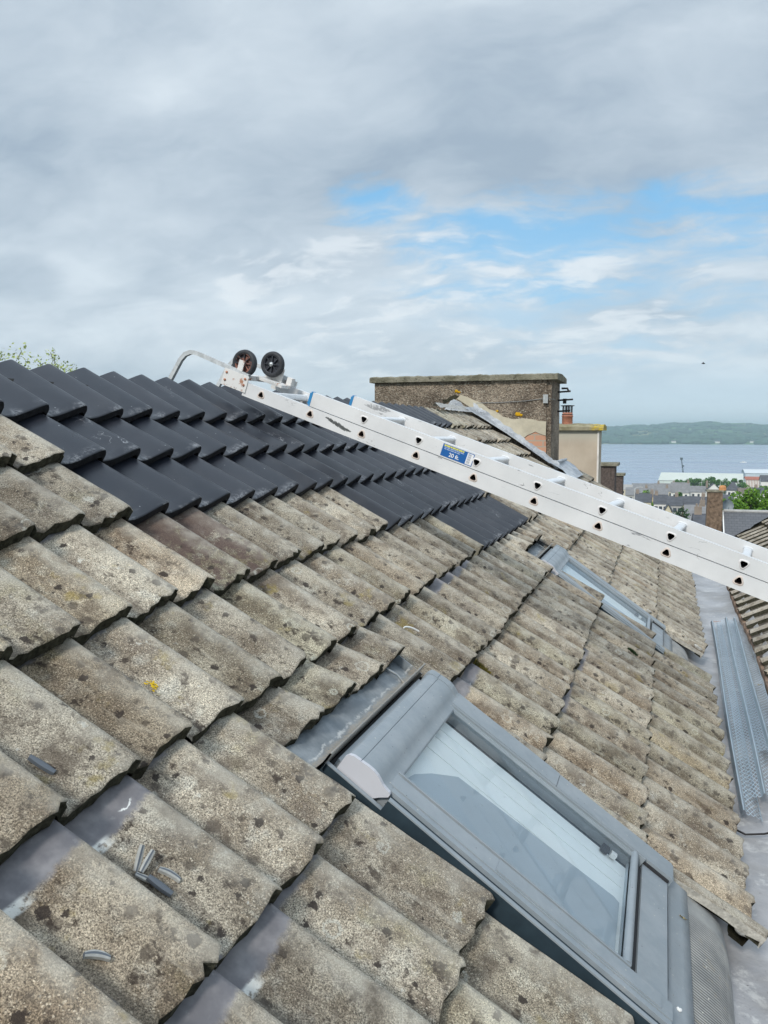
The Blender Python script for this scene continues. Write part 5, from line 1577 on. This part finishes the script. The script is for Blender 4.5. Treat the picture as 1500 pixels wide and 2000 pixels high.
# ================================================================ TREES
def leafmat(name, a, b):
    g = material(name, 0.7, 0, 0.3)
    oi = g.new('ShaderNodeNewGeometry').outputs['Random Per Island']
    g.col(g.mix(oi, a, b))
    return g
def tree(name, base, hgt, cr, nleaf, lsize, mats, label, seed, trunk_h=0.4, group=None, sparse=False, clumps=26):
    tw = 0.22 if sparse else 1.0
    r_ = random.Random(seed)
    t_ = thing(name, base, label, 'tree', group, world=False)
    tk = MB()
    th = hgt * trunk_h
    tk.tube([(0, 0, -0.3), (0.02 * hgt, 0, th * 0.5), (0, 0.01 * hgt, th), (0.02 * hgt, 0.0, hgt * 0.7), (0, 0, hgt * 0.88)], [hgt * 0.035 * tw, hgt * 0.026 * tw, hgt * 0.022 * tw, hgt * 0.012 * tw, hgt * 0.004 * tw], 7)
    cl = []
    for k in range(clumps):
        a = r_.uniform(0, 6.28); rr = math.sqrt(r_.uniform(0.02, 1)); zz = r_.uniform(-0.9, 1.0)
        lim = math.sqrt(max(0.05, 1 - zz * zz)) if zz > 0 else math.sqrt(max(0.05, 1 - (zz * 0.9) ** 2))
        c_ = Vector((cr[0] * rr * lim * math.cos(a), cr[1] * rr * lim * math.sin(a), hgt - cr[2] + cr[2] * zz * 0.9))
        cl.append((c_, r_.uniform(0.20, 0.42) * min(cr)))
        if k < 14:
            m_ = Vector((c_.x * 0.35, c_.y * 0.35, max(th * 0.8, c_.z - 0.3 * cr[2])))
            tk.tube([(0, 0, th * r_.uniform(0.75, 1.3)), m_, c_], [hgt * 0.012 * tw * tw, hgt * 0.008 * tw * tw, hgt * 0.003 * tw], 5)
    put(tk.build('trunk', simple(name + '_bark', (0.07, 0.055, 0.04), 0.95)), t_)
    cw_ = MB()
    for k in range(nleaf):
        c_, q = cl[r_.randrange(len(cl))]
        d_ = Vector((r_.gauss(0, 1), r_.gauss(0, 1), r_.gauss(0, 1))).normalized()
        p = c_ + d_ * q * (r_.random() ** 0.33)
        n_ = Vector((r_.gauss(0, 1), r_.gauss(0, 1), r_.gauss(0.6, 1))).normalized()
        u = n_.cross(Vector((r_.gauss(0, 1), r_.gauss(0, 1), r_.gauss(0, 1)))).normalized(); v_ = n_.cross(u)
        l_ = lsize * r_.uniform(0.6, 1.3)
        cw_.add([p - u * l_ * 0.5, p + v_ * l_ * 0.3, p + u * l_ * 0.5, p - v_ * l_ * 0.3], [(0, 1, 2, 3)], 0 if r_.random() < 0.6 else 1)
    put(cw_.build('crown', mats), t_)
    return t_
bright = [leafmat('bright_leaf', (0.09, 0.20, 0.018), (0.19, 0.36, 0.03)), leafmat('bright_leaf_2', (0.05, 0.125, 0.014), (0.12, 0.25, 0.026))]
mid = [leafmat('mid_leaf', (0.06, 0.17, 0.03), (0.12, 0.27, 0.045)), leafmat('mid_leaf_2', (0.03, 0.08, 0.018), (0.06, 0.13, 0.028))]
pale = [leafmat('pale_leaf', (0.36, 0.44, 0.15), (0.52, 0.58, 0.24)), leafmat('pale_leaf_2', (0.27, 0.34, 0.12), (0.42, 0.48, 0.2))]
def tree_at(px, py_top, dist, **kw):
    p = at(px, py_top, dist)
    zb = gz(dist)
    return Vector((p.x, p.y, zb)), p.z - zb
b_, h_ = tree_at(1455, 962, 85)
tree('leafy_tree', b_, h_, (2.7, 2.5, 1.9), 9000, 0.24, bright, 'bright green bushy tree behind the slate roof, left of the pair at the right edge', 31)
b_, h_ = tree_at(1500, 963, 88)
tree('leafy_tree', b_, h_, (2.6, 2.4, 2.0), 8500, 0.24, bright, 'bright green bushy tree cut off by the right edge, behind the slate roof', 32)
for n_, (px, py, d_, w_, lab) in enumerate([(1334, 938, 560, 4.6, 'dark green tree before the left part of the white warehouse'), (1352, 936, 565, 4.2, 'round green tree in the middle of the row before the white warehouse'),
                             (1364, 936, 570, 4.8, 'broad green tree before the warehouse, right of the round one'), (1388, 935, 560, 4.6, 'green tree before the warehouse, just right of the white gabled house'),
                             (1402, 938, 556, 3.8, 'small green tree between the white gabled house and the dark pyramid roof'), (1420, 936, 566, 5.0, 'green tree behind the dark pyramid roof'), (1443, 936, 560, 4.4, 'green tree at the right end of the warehouse front')]):
    b_, h_ = tree_at(px, py - 2, d_ - 30)
    tree('street_tree', b_, h_, (w_ * 1.25, w_, h_ * 0.46), 1500, 1.0, mid, lab, 40 + n_, 0.3, 'row of trees before the white warehouse', clumps=16)
for n_, (px, py, d_, w_, lab) in enumerate([(1264, 955, 320, 3.4, 'small green tree beside the white lamp post, behind the slate roofed row'), (1322, 961, 300, 2.6, 'green tree between the peach house and the nearer slate row'),
                             (1462, 948, 460, 4.2, 'green tree in front of the low shed with the red roof'),
                             (1476, 957, 345, 3.0, 'green tree between the low brown roof and the low dark roof'), (1497, 950, 430, 4.4, 'green tree in front of the house with arched windows')]):
    b_, h_ = tree_at(px, py, d_)
    tree('garden_tree', b_, h_, (w_, w_, h_ * 0.42), 900, 0.75, mid if n_ % 2 else bright, lab, 81 + n_, 0.3, 'garden trees among the town roofs', clumps=14)
b_, h_ = tree_at(1335, 993, 120); tree('garden_tree', b_, h_, (1.3, 1.3, 1.8), 900, 0.3, [leafmat('dark_leaf', (0.015, 0.045, 0.02), (0.03, 0.075, 0.03)), mid[1]], 'small dark green garden tree showing just above the ladder', 61, 0.3)
tp = at(18, 660, 16.0)
tree('young_tree', (tp.x, tp.y, -8), tp.z + 8, (0.80, 0.8, 0.75), 1300, 0.055, pale, 'sparse pale green treetop rising behind the ridge at the left edge', 71, 0.55, None, True, 30)
tp = at(104, 680, 16.6)
tree('young_tree', (tp.x, tp.y, -8), tp.z + 8, (0.36, 0.4, 0.42), 420, 0.05, pale, 'small sparse pale green treetop right of the larger one behind the ridge', 75, 0.55, None, True, 14)

# ================================================================ TOWN
walls = {'white': simple('house_white', (0.78, 0.77, 0.74), 0.85, 0, 0.04, 0.6), 'cream': simple('house_cream', (0.62, 0.56, 0.42), 0.85, 0, 0.05, 0.6), 'grey': simple('house_grey', (0.42, 0.41, 0.39), 0.85, 0, 0.08, 0.6), 'peach': simple('house_peach', (0.66, 0.47, 0.30), 0.85, 0, 0.05, 0.6)}
roofs = {'slate': slate, 'grey': simple('grey_slate', (0.20, 0.20, 0.205), 0.8, 0, 0.2, 0.8), 'brown': simple('brown_tile', (0.15, 0.125, 0.105), 0.85, 0, 0.25, 0.8), 'light': simple('light_roof', (0.36, 0.35, 0.335), 0.8, 0, 0.1, 0.5)}
win = simple('house_window', (0.05, 0.06, 0.075), 0.2)
stackm = simple('stack', (0.27, 0.22, 0.18), 0.9, 0, 0.2, 1)
GT = 'town houses below the ladder'
def town(px0, px1, py_top, dist, wall, roof, label, gable=False, rot=0.0, dep=7.5, rise=2.6, hgt=5.2, chim=(0.15,), cat='house', nwin=3, hip=False):
    a = at(px0, py_top, dist); b = at(px1, py_top, dist)
    c_ = (a + b) / 2; W = (b - a).length
    base_z = c_.z - rise - hgt
    h_ = thing('town_house', (c_.x, c_.y, base_z), label, cat, GT, world=False)
    h_.rotation_euler = (0, 0, rot)
    hw, hd = W / 2, dep / 2
    e = 0.25
    mb = MB(); mb.box((-hw + e, -hd + e, -6), (hw - e, hd - e, hgt))
    rf_ = MB()
    if gable:
        v = [(-hw + e, 0, 0), (hw - e, 0, 0), (0, 0, 0)]
        for y in (-hd + e + 0.002, hd - e - 0.002):
            mb.add([(-hw + e, y, hgt), (hw - e, y, hgt), (0, y, hgt + rise * 0.96)], [(0, 1, 2)])
        rf_.add([(-hw, -hd, hgt - 0.05), (0, -hd, hgt + rise), (0, hd, hgt + rise), (-hw, hd, hgt - 0.05)], [(0, 1, 2, 3)]); rf_.add([(hw, -hd, hgt - 0.05), (0, -hd, hgt + rise), (0, hd, hgt + rise), (hw, hd, hgt - 0.05)], [(0, 3, 2, 1)])
    elif hip:
        rf_.add([(-hw, -hd, hgt), (hw, -hd, hgt), (hw, hd, hgt), (-hw, hd, hgt), (-hw * 0.15, 0, hgt + rise), (hw * 0.15, 0, hgt + rise)], [(0, 1, 5, 4), (2, 3, 4, 5), (0, 4, 3), (1, 2, 5)])
    else:
        for x in (-hw + e + 0.002, hw - e - 0.002):
            mb.add([(x, -hd + e, hgt), (x, hd - e, hgt), (x, 0, hgt + rise * 0.92)], [(0, 1, 2)])
        rf_.add([(-hw, -hd, hgt - 0.05), (hw, -hd, hgt - 0.05), (hw, 0, hgt + rise), (-hw, 0, hgt + rise)], [(0, 1, 2, 3)]); rf_.add([(-hw, hd, hgt - 0.05), (hw, hd, hgt - 0.05), (hw, 0, hgt + rise), (-hw, 0, hgt + rise)], [(3, 2, 1, 0)])
    put(mb.build('wall', walls[wall]), h_)
    ro = rf_.build('roof', roofs[roof]); put(ro, h_)
    for q in chim:
        cm = MB(); x = -hw + W * q
        z0 = hgt + rise * (0.5 if not gable else 0.3)
        cm.box((x - 0.45, -0.35 if not gable else hd * 0.4, z0), (x + 0.45, 0.35 if not gable else hd * 0.4 + 0.7, hgt + rise + 0.9))
        cm.box((x - 0.3, -0.12 if not gable else hd * 0.4 + 0.2, hgt + rise + 0.901), (x - 0.08, 0.12 if not gable else hd * 0.4 + 0.4, hgt + rise + 1.3)); cm.box((x + 0.08, -0.12 if not gable else hd * 0.4 + 0.2, hgt + rise + 0.901), (x + 0.3, 0.12 if not gable else hd * 0.4 + 0.4, hgt + rise + 1.3))
        put(cm.build('chimney', stackm), ro)
    for k in range(nwin):
        x = -hw + W * (k + 0.7) / (nwin + 0.4)
        for zz in (hgt - 1.9, hgt - 4.5):
            wm_ = MB(); wm_.box((x - 0.45, -hd + e - 0.03, zz), (x + 0.45, -hd + e + 0.02, zz + 1.2)); put(wm_.build('window', win), h_)
    return h_
town(1200, 1236, 946, 470, 'cream', 'light', 'low pale house with light roof just right of the dark chimneys', chim=(0.3,), hgt=4.0)
town(1234, 1283, 944, 480, 'grey', 'grey', 'long grey roofed building at the water, left of the white warehouse', chim=(), rise=2.2, hgt=3.5, nwin=5)
town(1222, 1276, 952, 360, 'grey', 'grey', 'grey slate terrace house behind the white lamp post', chim=(0.75,), rise=3.0)
town(1278, 1318, 944, 400, 'cream', 'grey', 'grey roofed house with two chimneys in front of the warehouse', chim=(0.2, 0.95), rise=3.4)
town(1310, 1348, 942, 390, 'white', 'grey', 'white walled house with steep grey roof under the warehouse gable', chim=(0.9,), rise=4.3, hgt=4.6)
town(1272, 1306, 952, 345, 'peach', 'grey', 'peach walled house with grey roof below the two chimney house', chim=(0.9,), rise=2.4, hgt=4.2)
town(1347, 1382, 949, 400, 'white', 'grey', 'white walled house with plain grey roof, left of the white gabled one', chim=(), rise=2.6, hgt=3.6)
town(1378, 1409, 944, 395, 'white', 'slate', 'white gabled house behind the tall brown chimney', gable=True, rise=3.0, hgt=4.0, chim=(0.1,), nwin=2)
town(1418, 1446, 941, 400, 'white', 'slate', 'white house with dark pyramid roof right of the brown chimney', hip=True, rise=3.6, hgt=3.9, chim=(), nwin=3)
town(1440, 1470, 953, 370, 'white', 'brown', 'white house with low brown roof right of the pyramid roofed one', chim=(), rise=2.2, hgt=3.4)
town(1466, 1492, 952, 380, 'white', 'slate', 'white house with low dark roof below the house with arches', chim=(0.4,), rise=2.2, hgt=3.6)
town(1240, 1274, 963, 262, 'cream', 'slate', 'dark slate roofed house at the left end of the nearer row', chim=(0.15, 0.98), rise=2.4)
town(1276, 1306, 966, 258, 'white', 'slate', 'dark slate roofed house, second in the nearer row, with white walls', chim=(0.2,), rise=2.4)
town(1303, 1334, 969, 250, 'grey', 'slate', 'grey walled slate roofed house in the middle of the nearer row', chim=(0.6,), rise=2.3)
town(1332, 1365, 969, 252, 'cream', 'slate', 'cream walled slate roofed house in the nearer row', chim=(), rise=2.2)
town(1363, 1384, 970, 252, 'white', 'slate', 'white walled slate roofed house at the right end of the nearer row', chim=(0.5,), rise=2.2)
town(1294, 1316, 983, 190, 'cream', 'slate', 'small cream gabled house just above the ladder', gable=True, rise=1.9, hgt=4.5, chim=(), nwin=2)
town(1336, 1384, 986, 165, 'white', 'grey', 'wide grey roofed house nearest to the ladder, left of the brown chimney', chim=(0.75,), rise=2.6, hgt=4.6, nwin=4)
town(1352, 1384, 1003, 118, 'white', 'slate', 'dark roofed house partly hidden behind the ladder and the brown chimney', chim=(0.35,), rise=1.3, hgt=4.6)
town(1405, 1432, 966, 300, 'grey', 'slate', 'dark slate house between the brown chimney and the bright green tree', chim=(), rise=2.4, hgt=4.0)
# house with arches at the right edge
hh = town(1484, 1516, 928, 450, 'white', 'slate', 'white house with arched windows and slate roof at the right edge', chim=(), rise=2.9, hgt=5.5, nwin=0)
for k in range(4):
    mb = MB(); x = -3.2 + 2.1 * k
    pts = [(-0.6, 1.2), (0.6, 1.2), (0.6, 3.0)] + [(0.6 * math.cos(R(18 * i)), 3.0 + 0.6 * math.sin(R(18 * i))) for i in range(1, 10)] + [(-0.6, 3.0)]
    n = len(pts); yv = -3.75 + 0.25
    v = [Vector((x + p, yv - 0.03, q)) for p, q in pts] + [Vector((x + p, yv + 0.02, q)) for p, q in pts]
    mb.add(v, [tuple(range(n))] + [(i, n + i, n + (i + 1) % n, (i + 1) % n) for i in range(n)]); put(mb.build('arched_window', win), hh)
# warehouses
def shed(px0, px1, py_eave, dist, dep, hgt, rise, label, wallc, roofc, rot=0.0):
    a = at(px0, py_eave, dist); b = at(px1, py_eave, dist); c_ = (a + b) / 2; W = (b - a).length; hw, hd = W / 2, dep / 2
    h_ = thing('warehouse', (c_.x, c_.y, c_.z - hgt), label, 'warehouse', world=False); h_.rotation_euler = (0, 0, rot)
    mb = MB(); mb.box((-hw, -hd, -4), (hw, hd, hgt))
    mb.add([(-hw - 0.002, -hd, hgt), (-hw - 0.002, hd, hgt), (-hw - 0.002, 0, hgt + rise - 0.1)], [(0, 2, 1)]); mb.add([(hw + 0.002, -hd, hgt), (hw + 0.002, hd, hgt), (hw + 0.002, 0, hgt + rise - 0.1)], [(0, 1, 2)])
    put(mb.build('wall', wallc), h_)
    rf_ = MB(); rf_.add([(-hw - .4, -hd - .4, hgt), (hw + .4, -hd - .4, hgt), (hw + .4, 0, hgt + rise), (-hw - .4, 0, hgt + rise)], [(0, 1, 2, 3)]); rf_.add([(-hw - .4, hd + .4, hgt), (hw + .4, hd + .4, hgt), (hw + .4, 0, hgt + rise), (-hw - .4, 0, hgt + rise)], [(3, 2, 1, 0)])
    put(rf_.build('roof', roofc), h_)
    tr_ = MB()
    for k in range(9):
        x = -hw + W * (k + 0.5) / 9; tr_.box((x - 0.12, -hd - 0.04, -4), (x + 0.12, -hd - 0.002, hgt - 0.2))
    put(tr_.build('wall_ribs', roofc), h_)
    return h_
shed_wall = simple('pale_green_cladding', (0.60, 0.68, 0.64), 0.6, 0, 0.05, 0.2); shed_roof = simple('pale_cladding', (0.58, 0.61, 0.55), 0.6, 0, 0.06, 0.1)
shed(1292, 1450, 936, 610, 46, 7.0, 4.2, 'long white warehouse with pale low roof at the water', shed_wall, shed_roof, R(-4))
shed(1452, 1560, 923, 665, 30, 6.5, 2.2, 'pale blue grey warehouse at the right edge by the water', simple('pale_blue_cladding', (0.50, 0.58, 0.63), 0.6, 0, 0.05, 0.2), simple('white_cladding', (0.60, 0.64, 0.66), 0.6, 0, 0.05, 0.1))
shed(1455, 1482, 936, 560, 14, 4.2, 1.6, 'low white shed with rusty red roof by the right warehouse', walls['white'], simple('red_roof', (0.36, 0.12, 0.075), 0.8))
# quayside
# crane
p = at(1338, 926, 660); q = at(1331, 897, 662)
cr_ = thing('crane', p, 'slender dark crane jib standing against the water behind the warehouse', 'crane', world=False)
mb = MB(); t0 = Vector((0, 0, -8)); t1 = q - p
for k in range(4):
    dx_, dy_ = ((-.5, -.5), (.5, -.5), (.5, .5), (-.5, .5))[k]
    mb.tube([t0 + Vector((dx_, dy_, 0)), t1 + Vector((dx_ * 0.35, dy_ * 0.35, 0))], 0.16, 4)
for k in range(14):
    f0, f1 = k / 14, (k + 1) / 14
    a = t0.lerp(t1, f0); b = t0.lerp(t1, f1); s0_ = 0.5 - 0.32 * f0; s1_ = 0.5 - 0.32 * f1
    mb.tube([a + Vector((-s0_, -s0_, 0)), b + Vector((s1_, -s1_, 0))], 0.09, 4); mb.tube([a + Vector((s0_, s0_, 0)), b + Vector((-s1_, s1_, 0))], 0.09, 4)
crm = simple('crane_paint', (0.05, 0.075, 0.085), 0.6)
put(mb.build('jib', crm), cr_)
mb = MB(); mb.box((-0.9, -0.9, -0.8), (0.9, 0.9, 0.8), 0, Matrix.Translation(t1 + Vector((0, 0, 0.4)))); mb.box((-0.7, -0.7, -0.5), (0.7, 0.7, 0.5), 0, Matrix.Translation(t1 * 0.55)); put(mb.build('jib_head', crm), cr_)
mb = MB(); mb.box((-2.2, -2.2, -10), (2.2, 2.2, -6)); put(mb.build('base', crm), cr_)
# boat
p = at(1452, 899, 1310); p.z = -40
bt_ = thing('motor_boat', p, 'small white motor boat out on the estuary', 'boat', world=False)
mb = MB()
rows = []
for x, w_, z in ((-4.2, 1.2, 0.9), (-2, 1.4, 0.9), (1, 1.3, 1.0), (3, 0.8, 1.2), (4.4, 0.05, 1.4)):
    rows.append([Vector((x, -w_, z)), Vector((x, -w_ * 0.7, -0.3)), Vector((x, w_ * 0.7, -0.3)), Vector((x, w_, z)), Vector((x, -w_, z))])
mb.grid(rows, 0, False); mb.add(rows[0][:4], [(0, 1, 2, 3)]); put(mb.build('hull', M['white_paint']), bt_)
mb = MB(); mb.extrude([(-0.9, 0.95), (0.9, 0.95), (0.7, 2.3), (-0.7, 2.3)], -1.5, 1.6); put(mb.build('cabin', M['white_paint']), bt_)
mb = MB(); mb.box((-1.2, -0.96, 1.5), (1.2, 0.96, 2.05)); put(mb.build('cabin_window', win), bt_)
# lamp posts
for px, py, d_, hl, lab in ((1240, 952, 200, 8, 'white street lamp post standing left of the slate roofed row'), (1371, 936, 480, 9, 'thin pale lamp post in front of the row of trees'), (1407, 940, 470, 8, 'thin pale lamp post right of the white gabled house')):
    p = at(px, py, d_)
    l_ = thing('street_lamp', (p.x, p.y, p.z - hl), lab, 'street lamp', 'street lamps in the town', world=False)
    mb = MB(); mb.tube([(0, 0, -3), (0, 0, hl - 0.3)], [0.11, 0.07], 6); put(mb.build('pole', simple('lamp_post', (0.6, 0.6, 0.58), 0.6)), l_)
    mb = MB(); mb.tube([(0, 0, hl - 0.3), (0.4, 0, hl), (1.3, 0, hl + 0.05)], [0.06, 0.05, 0.05], 6); mb.box((1.0, -0.14, hl + 0.02), (1.7, 0.14, hl + 0.14)); put(mb.build('lamp_arm', simple('lamp_arm', (0.55, 0.55, 0.54), 0.6)), l_)
# bird
p = at(1374, 710, 60)
mb = MB(); r_ = random.Random(1)
mb.blob((0, 0, 0), (0.11, 0.035, 0.035), r_, 0, 8, 6, 0.05)
for sg in (-1, 1):
    mb.add([(0.05, sg * 0.02, 0.02), (-0.04, sg * 0.02, 0.02), (-0.07, sg * 0.20, 0.05), (0.02, sg * 0.13, 0.075)], [(0, 1, 2, 3)]); mb.add([(0.05, sg * 0.02, 0.012), (-0.04, sg * 0.02, 0.012), (-0.07, sg * 0.20, 0.046), (0.02, sg * 0.13, 0.068)], [(3, 2, 1, 0)])
mb.add([(-0.09, -0.015, 0), (-0.09, 0.015, 0), (-0.16, 0.03, 0.005), (-0.16, -0.03, 0.005)], [(0, 1, 2, 3)])
o = mb.build('bird', M['soot']); o.location = p; tag(o, 'small dark bird flying in the sky over the chimney pot', 'bird')

# ================================================================ HAZE
hb = MB(); hb.box((-9000, -9000, -62), (9000, 9000, 110))
hm_ = bpy.data.materials.new('haze'); hm_.use_nodes = True
n_ = hm_.node_tree
n_.nodes.remove(n_.nodes['Principled BSDF'])
pv = n_.nodes.new('ShaderNodeVolumePrincipled'); pv.inputs['Color'].default_value = (0.70, 0.92, 1.0, 1); pv.inputs['Density'].default_value = 2.0e-4; pv.inputs['Anisotropy'].default_value = 0.1
n_.links.new(pv.outputs[0], n_.nodes['Material Output'].inputs['Volume'])
o = hb.build('haze', hm_); o['kind'] = 'stuff'
